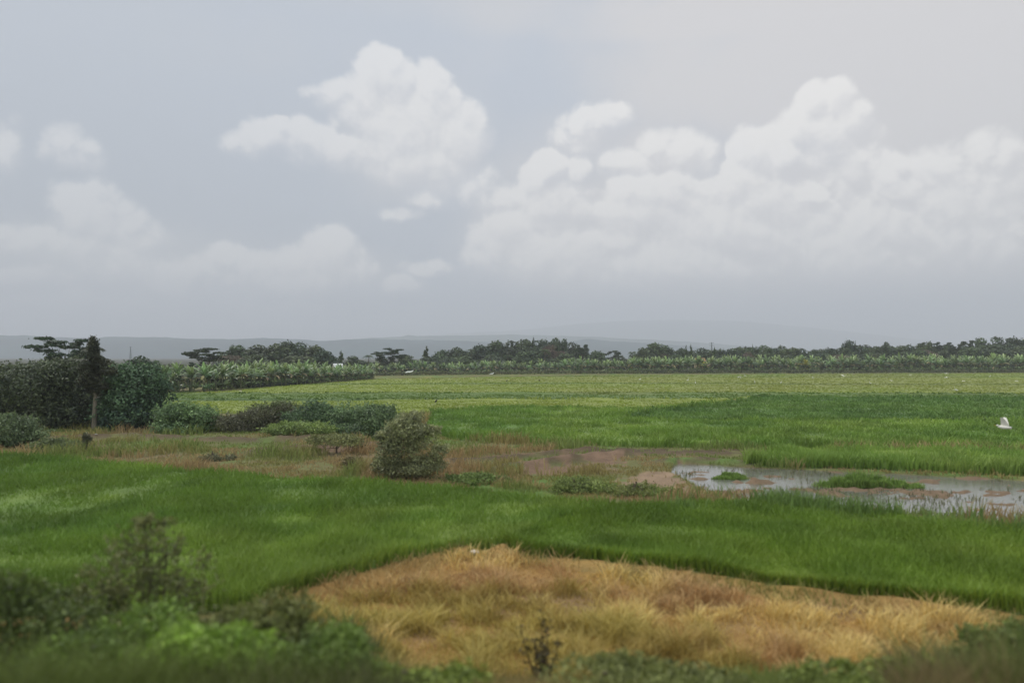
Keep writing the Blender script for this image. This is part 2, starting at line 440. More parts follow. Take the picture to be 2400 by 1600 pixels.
# colours of soil and growth
C_WEED = np.array(lin(112, 112, 70)); C_GREEN = np.array(lin(98, 122, 62)); C_SOIL = np.array(lin(124, 106, 84))
C_DRY = np.array(lin(186, 148, 90)); C_MUD = np.array(lin(130, 110, 88)); C_DARK = np.array(lin(64, 66, 48))
C_RICEFLOOR = np.array(lin(84, 108, 56)); C_RICEFAR = np.array(lin(132, 148, 84))
def lerp(a, b, t): return a * (1 - t[..., None]) + b * t[..., None]
def ground_col(x, y):
    n1_ = fbm(x * .18, y * .18, 41); n2_ = fbm(x * .7, y * .7, 43); n3_ = fbm(x * .05, y * .05, 47)
    c = lerp(np.broadcast_to(C_WEED, x.shape + (3,)), C_GREEN, sm(n1_, .42, .6))
    c = lerp(c, C_SOIL, sm(n2_, .56, .7) * .7)
    c = lerp(c, C_DRY, sm(n1_ * .5 + n2_ * .5, .55, .7) * .4)
    for pts, w_, h_ in BUNDS[2:8]:
        d = seg_dist(x, y - .35 * 0, pts); c = lerp(c, C_SOIL * .6, np.exp(-(d / (w_ * 1.5)) ** 2) * sm(n2_, .25, .4))
    for pts, w_, h_ in BUNDS[:2]:
        d = seg_dist(x, y, pts); c = lerp(c, C_DRY, np.exp(-(d / .8) ** 2) * .8)
    for pl, cb in BARE:
        k = inpoly(x + 2.2 * (n2_ - .5) * 2, y + 1.6 * (fbm(x * .6, y * .9, 49) - .5) * 2, pl); c[k] = lerp(c[k], np.array(cb) * (.7 + .6 * fbm(x[k] * 2, y[k] * 2, 50))[:, None], sm(fbm(x[k] * .9, y[k] * .9, 51), .28, .45))
    ip = inpoly(x, y, POND); c[ip] = lerp(np.broadcast_to(C_MUD, x[ip].shape + (3,)), C_SOIL, sm(n2_[ip], .4, .6))
    dr = inpoly(x, y, DRY); c[dr] = lerp(np.broadcast_to(C_DRY * .75, x[dr].shape + (3,)), C_SOIL, sm(n2_[dr], .45, .65) * .6)
    for pl in (RICE_NL, RICE_NR, MID_B, STRIP_R):
        k = inpoly(x, y, pl); c[k] = C_RICEFLOOR * .8
    k = (y < 20) & (y > 12.6) & (x < -1) & ~inpoly(x, y, DRY) & ~inpoly(x, y, RICE_NL); c[k] = lerp(np.broadcast_to(C_WEED, x[k].shape + (3,)), C_DRY * .8, sm(n2_[k], .35, .6))
    k = inpoly(x, y, FARF); c[k] = C_RICEFAR * .8
    k = (y < 12.6) ; c[k] = lerp(c[k] * .8, C_DARK, sm(n1_[k], .35, .6))
    far = sm(y, 290, 360); c = lerp(c, C_DARK, far)
    return c

# ground: one sheet out to the horizon, finest in front
azs = np.concatenate([np.radians(np.arange(-180, -46, 4.0)), np.radians(np.arange(-46, 46.01, .2)), np.radians(np.arange(50, 179, 4.0))])
rs = [2.5]
while rs[-1] < 9500: rs.append(rs[-1] * (1.012 if rs[-1] < 420 else 1.09))
rs = np.array(rs)
RR, AA = np.meshgrid(rs, azs, indexing='ij')
GX, GY = RR * np.sin(AA), RR * np.cos(AA)
GZ = ground_z(GX, GY)
nr, na = RR.shape
GC = ground_col(GX.ravel(), GY.ravel())
Vg = np.stack([GX, GY, GZ], 2).reshape(-1, 3)
i, j = np.meshgrid(np.arange(nr - 1), np.arange(na), indexing='ij'); j2 = (j + 1) % na
Qg = np.stack([i * na + j, i * na + j2, (i + 1) * na + j2, (i + 1) * na + j], 2).reshape(-1, 4)
Vg = np.concatenate([Vg, [[0, 0, float(ground_z(np.array([0.]), np.array([0.]))[0])]]])
GC = np.concatenate([GC, GC[:1]])
Tg = np.stack([np.full(na, nr * na), (np.arange(na) + 1) % na, np.arange(na)], 1)
tag(obj('ground', mesh('ground', Vg, [Qg, Tg], M_GROUND, GC, True)), kind='structure')

# pond water
mw = bpy.data.materials.new('still_water'); mw.use_nodes = True
b = NB(mw.node_tree); pr = mw.node_tree.nodes['Principled BSDF']
pr.inputs['Base Color'].default_value = (*lin(112, 112, 104), 1); pr.inputs['Roughness'].default_value = .12
pr.inputs['Specular IOR Level'].default_value = .8; pr.inputs['IOR'].default_value = 1.5
bn = b.n('ShaderNodeBump'); bn.inputs['Strength'].default_value = .25; bn.inputs['Distance'].default_value = .05
pos = b.n('ShaderNodeNewGeometry').outputs['Position']
L(b.noise(b.vm('MULTIPLY', pos, (1, 2.2, 1)), 2.2, 5, .6).outputs[0], bn.inputs['Height']); L(bn.outputs[0], pr.inputs['Normal'])
pw = np.array([(x, y, -.075) for x, y in W([(1500, 1070), (1800, 1085), (2400, 1108), (3300, 1125), (3300, 1265), (2400, 1245), (2000, 1205), (1650, 1165), (1500, 1110)])])
tag(obj('pond_water', mesh('pond_water', pw, [np.arange(len(pw))[None, :]], mw)), kind='structure')

# ================================================================== crops
def sample_polar(n, r0, r1, a0=-.80, a1=.80, r=None):
    """density falls with the square of distance"""
    r = r or rng
    rad = np.exp(r.uniform(math.log(r0), math.log(r1), n)); az = r.uniform(a0, a1, n)
    return rad * np.sin(az), rad * np.cos(az)
def tone(x, y, cols, seed, s=.12):
    n = fbm(x * s, y * s, seed) * .6 + fbm(x * s * 5, y * s * 5, seed + 1) * .4
    c = lerp(np.broadcast_to(np.array(cols[0]), x.shape + (3,)), np.array(cols[1]), sm(n, .32, .52))
    return lerp(c, np.array(cols[2]), sm(n, .52, .70))
def paddy(name, label, poly, h, cols, n, seed, holes=(), amp=.64, wk=.0014, lean=.55, floor=True, hv=.7, streak=None):
    P = np.array(poly); r_ = np.hypot(P[:, 0], P[:, 1]); a_ = np.arctan2(P[:, 0], P[:, 1])
    x, y = sample_polar(n, r_.min() * .93, r_.max(), max(a_.min(), -.82), min(a_.max(), .82))
    k = inpoly(x, y, poly)
    for hp in holes: k &= ~inpoly(x, y, hp)
    x, y = x[k], y[k]; D = np.hypot(x, y)
    hh = h * (1 - hv / 2 + hv * vnoise(x * .6, y * .6, seed + 3)) * rng.uniform(.75, 1.2, len(x)) * (.85 + .3 * fbm(x * .12, y * .12, seed + 5))
    col = tone(x, y, cols, seed) * rng.uniform(.9, 1.12, (len(x), 1)) * (1 - amp / 2 + amp * fbm(x * .7, y * .4, seed + 9))[:, None]
    if streak is not None: col = streak(x, y, col)
    g = Geo(); g.blades(x, y, ground_z(x, y), hh, wk * D + .008, col, rng, lean)
    if floor:   # lower leaves closing the crop
        m = inpoly(GX, GY, poly)
        for hp in holes: m &= ~inpoly(GX, GY, hp)
        top = GZ + h * .5 * (.8 + .5 * fbm(GX * .5, GY * .5, seed + 7))
        cell = m[:-1, :] & m[1:, :] & np.roll(m, -1, 1)[:-1, :] & np.roll(m, -1, 1)[1:, :]
        ii, jj = np.nonzero(cell); j2_ = (jj + 1) % na
        q = np.stack([ii * na + jj, ii * na + j2_, (ii + 1) * na + j2_, (ii + 1) * na + jj], 1)
        if len(q):
            cnt = np.bincount(q.ravel(), minlength=nr * na)
            use = np.nonzero(cnt)[0]; mp = np.full(nr * na, -1); mp[use] = np.arange(len(use))
            zz = np.where(cnt[use] == 4, top.ravel()[use], GZ.ravel()[use] - .05)
            vx, vy = GX.ravel()[use], GY.ravel()[use]
            fc = tone(vx, vy, cols, seed) * .95 * (1 - amp / 2 + amp * fbm(vx * .7, vy * .4, seed + 9))[:, None]
            if streak is not None: fc = streak(vx, vy, fc)
            g.add(np.stack([vx, vy, zz], 1), quad=mp[q], col=fc)
    o = obj(name, g.build(name, M_RICE)); return tag(o, label, 'rice crop', kind='stuff')

R3 = lambda a, b_, c: (lin(*a), lin(*b_), lin(*c))
paddy('rice_crop', 'dense deep green young rice filling the near paddy on the left, behind the roadside shrubs', RICE_NL, .44,
      R3((102, 132, 56), (116, 144, 58), (136, 160, 68)), 190000, 101)
paddy('rice_crop', 'yellower green rice in the near paddy on the right, below the flooded pond', RICE_NR, .44,
      R3((110, 138, 52), (124, 150, 56), (140, 162, 64)), 190000, 131)
paddy('rice_crop', 'bright green strip of rice along the far edge of the flooded pond', STRIP_R, .6,
      R3((122, 152, 70), (136, 164, 76), (150, 172, 84)), 60000, 151)
paddy('rice_crop', 'green rice of the middle paddy beyond the pond and the soil banks', MID_B, .5,
      R3((112, 144, 64), (126, 154, 68), (142, 166, 76)), 150000, 161, wk=.0018, lean=.6, holes=(DARK_C,))
paddy('rice_crop', 'darkest bluish green patch of rice on the right beyond the middle paddy', DARK_C, .5,
      R3((102, 134, 68), (110, 140, 70), (120, 148, 74)), 80000, 171, wk=.0022, lean=.6)
def far_streak(x, y, c):
    # separate plots: rows of plots with their own ripeness
    D = y
    for lo, hi, col, amt in ((96, 111, (104, 132, 66), .8), (150, 158, (108, 132, 66), .6), (112, 114, (84, 112, 52), .8), (95, 97, (84, 112, 52), .8), (205, 215, (104, 128, 62), .6), (228, 236, (112, 136, 76), .5)):
        wv = 1.5 * (vnoise(x * .03, y * 0, 77) - .5) * 4
        m = sm(D + wv, lo - 1, lo) * (1 - sm(D + wv, hi, hi + 1)) * amt
        c = lerp(c, np.array(lin(*col)), m)
    yb = sm(fbm(x * .02, y * .02, 78), .5, .65) * .35
    return lerp(c, np.array(lin(156, 154, 88)), yb)
paddy('rice_crop', 'pale yellowish green rice of the far plots reaching to the banana grove', FARF, .2,
      R3((150, 164, 78), (156, 170, 80), (164, 176, 88)), 150000, 181, amp=.25, wk=.0034, hv=.5, streak=far_streak)

# ------------------------------------------------------------------ dry grass and weeds
def scatter(n, r0, r1, poly=None, not_in=(), a0=-.8, a1=.8):
    x, y = sample_polar(n, r0, r1, a0, a1)
    k = np.ones(len(x), bool) if poly is None else inpoly(x, y, poly)
    for p in not_in: k &= ~inpoly(x, y, p)
    return x[k], y[k]
# dry grass
x, y = scatter(230000, 11.5, 24, DRY)
k = rng.uniform(size=len(x)) < .45 + .55 * sm(fbm(x * .8, y * .8, 61), .35, .5); x, y = x[k], y[k]
nn = fbm(x * .45, y * .45, 62); n4 = fbm(x * 1.6, y * 1.6, 63)
c = lerp(np.broadcast_to(np.array(lin(212, 184, 116)), x.shape + (3,)), np.array(lin(230, 206, 134)), sm(n4, .4, .65))
c = lerp(c, np.array(lin(190, 152, 108)), sm(nn, .50, .64) * .8)
c = lerp(c, np.array(lin(172, 162, 76)), sm(fbm(x * .3, y * .3, 64), .54, .68) * .6)
c = lerp(c, np.array(lin(150, 140, 76)), (1 - sm(y + 3 * nn, 13.2, 15.0)) * .6)
g = Geo(); g.blades(x, y, ground_z(x, y),   .155 * rng.uniform(.4, 1.5, len(x)) * (.25 + 2.4 * sm(n4, .35, .75)), .0011 * np.hypot(x, y) + .004, c * rng.uniform(.75, 1.25, (len(x), 1)), rng, 1.2)
DRY_OUT = W([(600, 1428), (800, 1376), (980, 1326), (1080, 1298), (1180, 1297), (1400, 1330), (1600, 1356), (1900, 1402), (2200, 1436), (2400, 1466), (3200, 1534), (3200, 1640), (560, 1640)])
x, y = scatter(90000, 12.5, 24, DRY_OUT, (DRY,)); k = rng.uniform(size=len(x)) < .25 + sm(fbm(x * .9, y * .9, 59), .3, .5); x, y = x[k], y[k]
c = lerp(np.broadcast_to(np.array(lin(150, 148, 84)), x.shape + (3,)), np.array(lin(188, 164, 110)), sm(fbm(x * .5, y * .5, 60), .4, .6))
g.blades(x, y, ground_z(x, y), .15 * rng.uniform(.3, 1.9, len(x)) * (.4 + 1.2 * fbm(x * 1.5, y * 1.5, 58)), .001 * np.hypot(x, y) + .004, c * rng.uniform(.75, 1.25, (len(x), 1)), rng, 1.2)
tag(obj('dry_grass', g.build('dry_grass', M_GRASS)), 'straw yellow dry grass on the rough corner in front of the near paddies', 'grass', kind='stuff')
# bank weeds in the very front
x, y = scatter(110000, 6.5, 12.9)
nn = fbm(x * .5, y * .5, 66)
c = lerp(np.broadcast_to(np.array(lin(112, 114, 62)), x.shape + (3,)), np.array(lin(120, 134, 66)), sm(nn, .45, .6))
c = lerp(c, np.array(lin(150, 128, 80)), sm(fbm(x * .4, y * .4, 67), .5, .62) * .8)
g = Geo(); g.blades(x, y, ground_z(x, y), .28 * rng.uniform(.5, 1.5, len(x)) * (.5 + nn), .0012 * np.hypot(x, y) + .004, c * rng.uniform(.7, 1.25, (len(x), 1)), rng, .7)
x, y = scatter(90000, 7.0, 15.5); az_ = x / y
k = (az_ < -.10 - .13 * (y - 7) / 8 + .25 * (fbm(y * .5, x * .5, 68) - .5)) | ((az_ > .50) & (y < 12)); x, y = x[k], y[k]; nn = fbm(x * .9, y * .9, 69)
c = lerp(np.broadcast_to(np.array(lin(96, 100, 60)), x.shape + (3,)), np.array(lin(112, 126, 62)), sm(nn, .42, .6)); c = lerp(c, np.array(lin(136, 116, 80)), sm(fbm(x * .6, y * .6, 70), .5, .62) * .8)
g.blades(x, y, ground_z(x, y), .75 * rng.uniform(.3, 1.2, len(x)) * (.35 + nn), .0011 * np.hypot(x, y) + .003, c * rng.uniform(.65, 1.3, (len(x), 1)), rng, .8)
tag(obj('bank_weeds', g.build('bank_weeds', M_GRASS)), 'low green and brown weeds on the bank along the bottom edge', 'weeds', kind='stuff')
# rough strip between near and middle paddies
x, y = scatter(200000, 26, 75, None, (RICE_NL, RICE_NR, POND, STRIP_R, MID_B, FARF))
nn = fbm(x * .16, y * .16, 70); n4 = fbm(x * .8, y * .8, 71)
k = rng.uniform(size=len(x)) < sm(n4, .25, .5) ; x, y, nn, n4 = x[k], y[k], nn[k], n4[k]
c = lerp(np.broadcast_to(np.array(lin(160, 148, 94)), x.shape + (3,)), np.array(lin(136, 150, 82)), sm(nn, .42, .58))
c = lerp(c, np.array(lin(180, 152, 112)), sm(fbm(x * .25, y * .25, 72), .47, .62) * .85)
hh = .12 + .5 * sm(fbm(x * .3, y * .3, 73), .45, .7)
keep = np.ones(len(x), bool)
for pts, w_, h_ in BUNDS[2:8]: keep &= (seg_dist(x, y, pts) > w_ * 1.5 * (.6 + fbm(x * .8, y * .8, 74))) | (rng.uniform(size=len(x)) < .06)
for pl, cb in BARE: keep &= ~inpoly(x + 2.2 * (fbm(x * .7, y * .7, 43) - .5) * 2, y + 1.6 * (fbm(x * .6, y * .9, 49) - .5) * 2, pl) | (rng.uniform(size=len(x)) < .05 + .5 * sm(fbm(x * .9, y * .9, 51), .5, .3))
g = Geo(); g.blades(x[keep], y[keep], ground_z(x, y)[keep], (hh * rng.uniform(.5, 1.4, len(x)))[keep], (.0011 * np.hypot(x, y) + .004)[keep], (c * rng.uniform(.75, 1.25, (len(x), 1)))[keep], rng, .6)
tag(obj('rough_weeds', g.build('rough_weeds', M_GRASS)), 'brownish green rough weeds on the fallow strip around the soil banks', 'weeds', kind='stuff')
# sedge tufts standing in and around the pond
g = Geo()
for (cx, cyy), rx, ry, n, hmax in ((at(2020, 1136), 1.7, .5, 5000, .7), (at(1712, 1118), .7, .35, 1500, .5), (at(2120, 1138), .8, .35, 900, .4)):
    a = rng.uniform(0, 2 * math.pi, n); q = np.sqrt(rng.uniform(0, 1, n))
    x = cx + rx * q * np.cos(a) * rng.uniform(.7, 1.3, n); y = cyy + ry * q * np.sin(a)
    c = np.array(lin(138, 166, 84)) * rng.uniform(.7, 1.25, (n, 1))
    g.blades(x, y, np.maximum(ground_z(x, y), -.1), hmax * (1 - .6 * q) * (.25 + 1.1 * vnoise(x * 3, y * 3, 12)) * rng.uniform(.5, 1.2, n), np.full(n, .045), c, rng, .4)
x, y = scatter(30000, 24, 45, POND); k = (fbm(x * .5, y * .9, 75) > .56); x, y = x[k], y[k]
g.blades(x, y, np.maximum(ground_z(x, y), -.1), .16 * rng.uniform(.5, 1.3, len(x)), np.full(len(x), .04), np.array(lin(126, 128, 92)) * rng.uniform(.7, 1.2, (len(x), 1)), rng, .8)
# taller reeds along the near shore
pts = W([(1500, 1196), (1740, 1186), (1900, 1200), (2100, 1215), (2250, 1240), (2400, 1256), (2700, 1270)])
for n in range(9000):
    pass
t = rng.uniform(0, len(pts) - 1.001, 12000); k0 = t.astype(int); fr = (t - k0)[:, None]; PA = np.array(pts)
xy = PA[k0] * (1 - fr) + PA[k0 + 1] * fr + rng.normal(0, .6, (12000, 2))
x, y = xy[:, 0], xy[:, 1]
den = sm(fbm(x * .5, y * .5, 76), .38, .55); k = rng.uniform(size=len(x)) < den; x, y = x[k], y[k]
g.blades(x, y, ground_z(x, y), .75 * rng.uniform(.4, 1.2, len(x)), np.full(len(x), .035), np.array(lin(124, 150, 80)) * rng.uniform(.7, 1.25, (len(x), 1)), rng, .4)
tag(obj('sedge', g.build('sedge', M_GRASS)), 'green sedge tufts standing in the flooded pond and along its shore', 'sedge', kind='stuff')

# ================================================================== hills
def ridge(name, prof, D0, D1, col1, col2, seed, rough, n_az=700, n_r=46):
    pxs = np.array([p[0] for p in prof], float); pys = np.array([p[1] for p in prof], float)
    a = np.radians(np.linspace(-62, 62, n_az))
    r = np.linspace(0, 1, n_r)
    A, R = np.meshgrid(a, r, indexing='ij')
    px = 1200 + F * np.tan(np.clip(A, -1.05, 1.05))
    py = np.interp(px, pxs, pys)
    H = CAM_H + (836 - py) / F * D0 * 1.0
    dist = D0 * (.72 + R * (D1 / D0 - .72))
    y = dist; x = dist * np.tan(A)
    prof_r = np.where(dist < D0, sm(dist, D0 * .74, D0) , 1 - .35 * sm(dist, D0, D1))
    rough_n = fbm(x * .004, y * .004, seed) - .5
    z = H * prof_r * (1 + .16 * rough_n * (1 - np.exp(-((dist - D0) / (D0 * .06)) ** 2))) + rough * (fbm(x * .02, y * .02, seed + 3) - .5) - 6 * (prof_r < .02)
    n = fbm(x * .006, y * .006, seed + 5).ravel()
    c = lerp(np.broadcast_to(np.array(col1), n.shape + (3,)), np.array(col2), sm(n, .35, .65))
    V = np.stack([x, y, z], 2).reshape(-1, 3)
    i_, j_ = np.meshgrid(np.arange(n_az - 1), np.arange(n_r - 1), indexing='ij')
    q = np.stack([i_ * n_r + j_, (i_ + 1) * n_r + j_, (i_ + 1) * n_r + j_ + 1, i_ * n_r + j_ + 1], 2).reshape(-1, 4)
    return tag(obj(name, mesh(name, V, [q], M_HILL, c, True)), kind='structure')
ridge('hills', [(-1500, 790), (0, 787), (60, 786), (120, 790), (220, 793), (250, 790), (400, 791), (480, 795), (600, 793), (700, 795), (760, 799), (870, 794), (1000, 797), (1120, 800), (1250, 806), (1330, 802), (1375, 794), (1430, 800), (1560, 806), (1700, 820), (2000, 832), (3000, 834)],
      3300, 4300, lin(48, 72, 76), lin(62, 86, 88), 201, 9)
ridge('far_hills', [(-1500, 815), (500, 812), (760, 800), (870, 792), (940, 789), (955, 785), (975, 788), (1100, 786), (1200, 784), (1400, 790), (1600, 800), (1900, 822), (3000, 834)],
      4700, 5600, lin(60, 82, 76), lin(76, 96, 88), 231, 8)
ridge('mountain', [(-1500, 830), (600, 826), (900, 800), (1050, 782), (1180, 776), (1260, 770), (1350, 760), (1430, 754), (1550, 750), (1700, 751), (1800, 758), (1900, 768), (2000, 778), (2150, 796), (2300, 812), (3000, 832)],
      9000, 10400, lin(60, 82, 78), lin(78, 96, 90), 261, 14)


# ================================================================== trees
def U(v): v = np.asarray(v, float); return v / (np.linalg.norm(v) + 1e-9)
LG = lambda *c: np.array(lin(*c))
def crown_geo(r, blobs, n, size, dark, light, asp=1.6, flat=1.0, jit=.45, loose=.06):
    """leaf clumps over lumpy lobes; each lobe carries its own tone"""
    g = Geo(); vol = np.array([b_[3] * b_[4] + b_[3] * b_[5] for b_ in blobs]); vol = vol / vol.sum()
    for (cx, cyy, cz, rx, ry, rz_), f in zip(blobs, vol):
        m = max(12, int(n * f)); d = r.normal(0, 1, (m, 3)); d /= np.linalg.norm(d, axis=1)[:, None]
        k = r.integers(0, 1000)
        lump = 1 + .28 * (vnoise(d[:, 0] * 2.3 + 9, d[:, 1] * 2.3 + d[:, 2] * 1.7 + 5, k) - .5) * 2
        rad = lump * (1 - .38 * r.uniform(0, 1, m) ** 2.2) * np.where(r.uniform(size=m) < loose, r.uniform(.95, 1.45, m), 1)
        P = np.array([cx, cyy, cz]) + d * np.array([rx, ry, rz_]) * rad[:, None]
        N = d * np.array([1, 1, flat]) + np.array([0, 0, .35])
        t = np.clip(.5 * r.uniform() + .5 * vnoise(P[:, 0] * .9 + 3, P[:, 2] * 1.1 + P[:, 1], k + 1) + r.normal(0, .12, m), 0, 1)
        col = dark * (1 - t[:, None]) + light * t[:, None]
        g.leaves(P, N, size, col * r.uniform(.62, 1.45, (m, 1)), r, asp, jit)
    return g
def trunk_geo(r, h, rad, targets, col=None, lean=0.0, base=0.0):
    g = Geo(); col = LG(96, 84, 70) if col is None else col
    k = 6; zs = np.linspace(0, h, k); wob = np.cumsum(r.normal(0, .05 * rad, (k, 2)) * 2, 0) + np.outer(zs * lean, [1, 0])
    pts = np.column_stack([wob, zs + base]); pts[0, :2] = 0
    g.tube(pts, np.linspace(rad * 1.25, rad * .6, k), 8, col)
    for T in targets:
        t = r.uniform(.55, 1.0); p0 = pts[int(t * (k - 1))]; p1 = np.asarray(T, float)
        mid = (p0 + p1) / 2 + np.array([0, 0, -.12 * np.linalg.norm(p1 - p0)]) + r.normal(0, .1, 3)
        g.tube([p0, mid, p1], [rad * .5, rad * .32, rad * .12], 6, col)
    return g
PROTO = {}
def proto_pair(kind, k, crown, trunk, mcrown=None):
    PROTO[(kind, k)] = (crown.build('crown', mcrown or M_LEAF), trunk.build('trunk', M_BARK))
# broadleaf, unit height 10 m, rather wide
for k in range(6):
    r = np.random.default_rng(300 + k); bl = []
    nb = 11 + k
    for q in range(nb):
        a = r.uniform(0, 6.28); rr = 3.0 * math.sqrt(r.uniform()); z = 4.2 + 4.3 * (1 - (rr / 3.6) ** 2) * r.uniform(.35, 1)
        s_ = r.uniform(1.0, 1.9); bl.append((rr * math.cos(a), rr * math.sin(a), z, s_ * 1.15, s_ * 1.15, s_ * .85))
    bl.append((0, 0, 5.5, 2.7, 2.7, 2.4)); bl.append((r.uniform(-.6, .6), 0, 8.3, 1.6, 1.6, 1.3)); bl.append((0, 0, 3.0, 2.9, 2.9, 2.2)); bl.append((0, 0, 1.6, 2.4, 2.4, 1.5))
    dark, light = [(LG(46, 60, 48), LG(92, 108, 72)), (LG(54, 70, 50), LG(106, 120, 76)), (LG(42, 58, 48), LG(82, 98, 70))][k % 3]
    proto_pair('broad', k, crown_geo(r, bl, 2600, .62, dark, light), trunk_geo(r, 6.0, .22, [(b_[0], b_[1], b_[2]) for b_ in bl[:6]]))
# umbrella crowns in flat layers
for k in range(3):
    r = np.random.default_rng(330 + k); bl = []
    for q in range(15):
        z = 5.6 + 4.0 * q / 15; w_ = 1.6 + 2.6 * math.sin(math.pi * (.25 + .6 * q / 15)); sgn = 1 if q % 2 else -1
        x_ = sgn * r.uniform(.3, 1) * w_; bl.append((x_, r.uniform(-1, 1) * w_ * .7, z + abs(x_) * .10, r.uniform(1.0, 1.9), r.uniform(1.0, 1.7), .26))
    proto_pair('umbrella', k, crown_geo(r, bl, 1700, .5, LG(40, 56, 42), LG(74, 92, 62), 2.0, 2.5, .35),
               trunk_geo(r, 7.0, .17, [(b_[0] * .8, b_[1] * .8, b_[2] - .1) for b_ in bl[3:]], lean=.03))
# narrow conical trees
for k in range(3):
    r = np.random.default_rng(350 + k); bl = []
    for q in range(13):
        t = q / 12; a = r.uniform(0, 6.28); w_ = (1 - t) ** .8 * 1.7 + .25
        bl.append((math.cos(a) * w_ * .5, math.sin(a) * w_ * .5, 2.2 + 7.6 * t, w_ * .75, w_ * .75, .65))
    proto_pair('cone', k, crown_geo(r, bl, 1500, .5, LG(52, 68, 46), LG(92, 110, 68)), trunk_geo(r, 8.0, .16, [(b_[0], b_[1], b_[2]) for b_ in bl[:4]]))
# bare, brownish crowns of twigs
for k in range(2):
    r = np.random.default_rng(360 + k); bl = [(r.uniform(-2.4, 2.4), r.uniform(-2, 2), r.uniform(5, 8.8), 1.5, 1.5, 1.4) for q in range(10)]
    proto_pair('bare', k, crown_geo(r, bl, 1500, .36, LG(104, 92, 80), LG(136, 120, 104), 4.0, 1, 1.2), trunk_geo(r, 6.5, .18, [(b_[0], b_[1], b_[2]) for b_ in bl], LG(110, 98, 86)))
# coconut palms, 10 m
for k in range(3):
    r = np.random.default_rng(370 + k); g = Geo()
    for q in range(22):
        a = r.uniform(0, 6.28); el = r.uniform(-.35, 1.2); L_ = r.uniform(2.3, 3.0); ts = np.linspace(0, 1, 12)
        hx = ts * L_ * math.cos(el * .8); hz_ = 9.3 + ts * L_ * math.sin(el) - 1.5 * ts ** 2.2 * L_ * .5
        P = np.stack([hx * math.cos(a), hx * math.sin(a), hz_], 1)
        g.tube(P[::3], [.05, .04, .03, .02], 4, LG(90, 96, 60))
        side = np.array([-math.sin(a), math.cos(a), 0])
        for p_, t_ in zip(P[1:], ts[1:]):
            ln = .75 * math.sin(math.pi * min(1, t_ * .85 + .12)) + .12
            for s_ in (-1, 1):
                e = p_ + side * s_ * ln * .8 + np.array([math.cos(a) * .25, math.sin(a) * .25, -ln * .55])
                dw = np.array([math.cos(a), math.sin(a), 0]) * .075
                g.add([p_ - dw, p_ + dw, e], tri=[[0, 1, 2]], col=LG(82, 102, 62) * r.uniform(.75, 1.25))
    proto_pair('palm', k, g, trunk_geo(r, 9.3, .15, [], LG(112, 102, 88), lean=r.uniform(-.06, .06)))
NAMES = {'broad': 'broadleaf_tree', 'umbrella': 'umbrella_tree', 'cone': 'conical_tree', 'bare': 'bare_tree', 'palm': 'coconut_palm'}
CATS = {'broad': 'tree', 'umbrella': 'tree', 'cone': 'tree', 'bare': 'tree', 'palm': 'palm tree'}
def gz1(x, y): return float(ground_z(np.array([x]), np.array([y]))[0])
def tree(kind, k, px, pytop, D, wpx, label, group=None, rz=None, wide=True):
    """px column, pixel row of the top, depth, crown width in px"""
    x = atD(px, D); gz = gz1(x, D); H = zat(pytop, D) - gz
    base_w = {'broad': 5.9, 'umbrella': 8.6, 'cone': 4.0, 'bare': 5.6, 'palm': 5.6}[kind]
    sz = H / {'broad': 9.9, 'umbrella': 10.2, 'cone': 10.4, 'bare': 10.2, 'palm': 11.2}[kind]
    sx = (wpx / F * D) / base_w if wpx else sz
    cr, tr = PROTO[(kind, k)]
    o = thing(NAMES[kind], label, CATS[kind], (x, D, gz), rz if rz is not None else random.uniform(0, 6.28), (sx, sx, sz), group)
    obj('crown', cr, o); obj('trunk', tr, o)
    return o
random.seed(5)
GL = 'trees of the left wood'; GM = 'trees of the middle wood'; GR = 'trees of the long wood on the right'
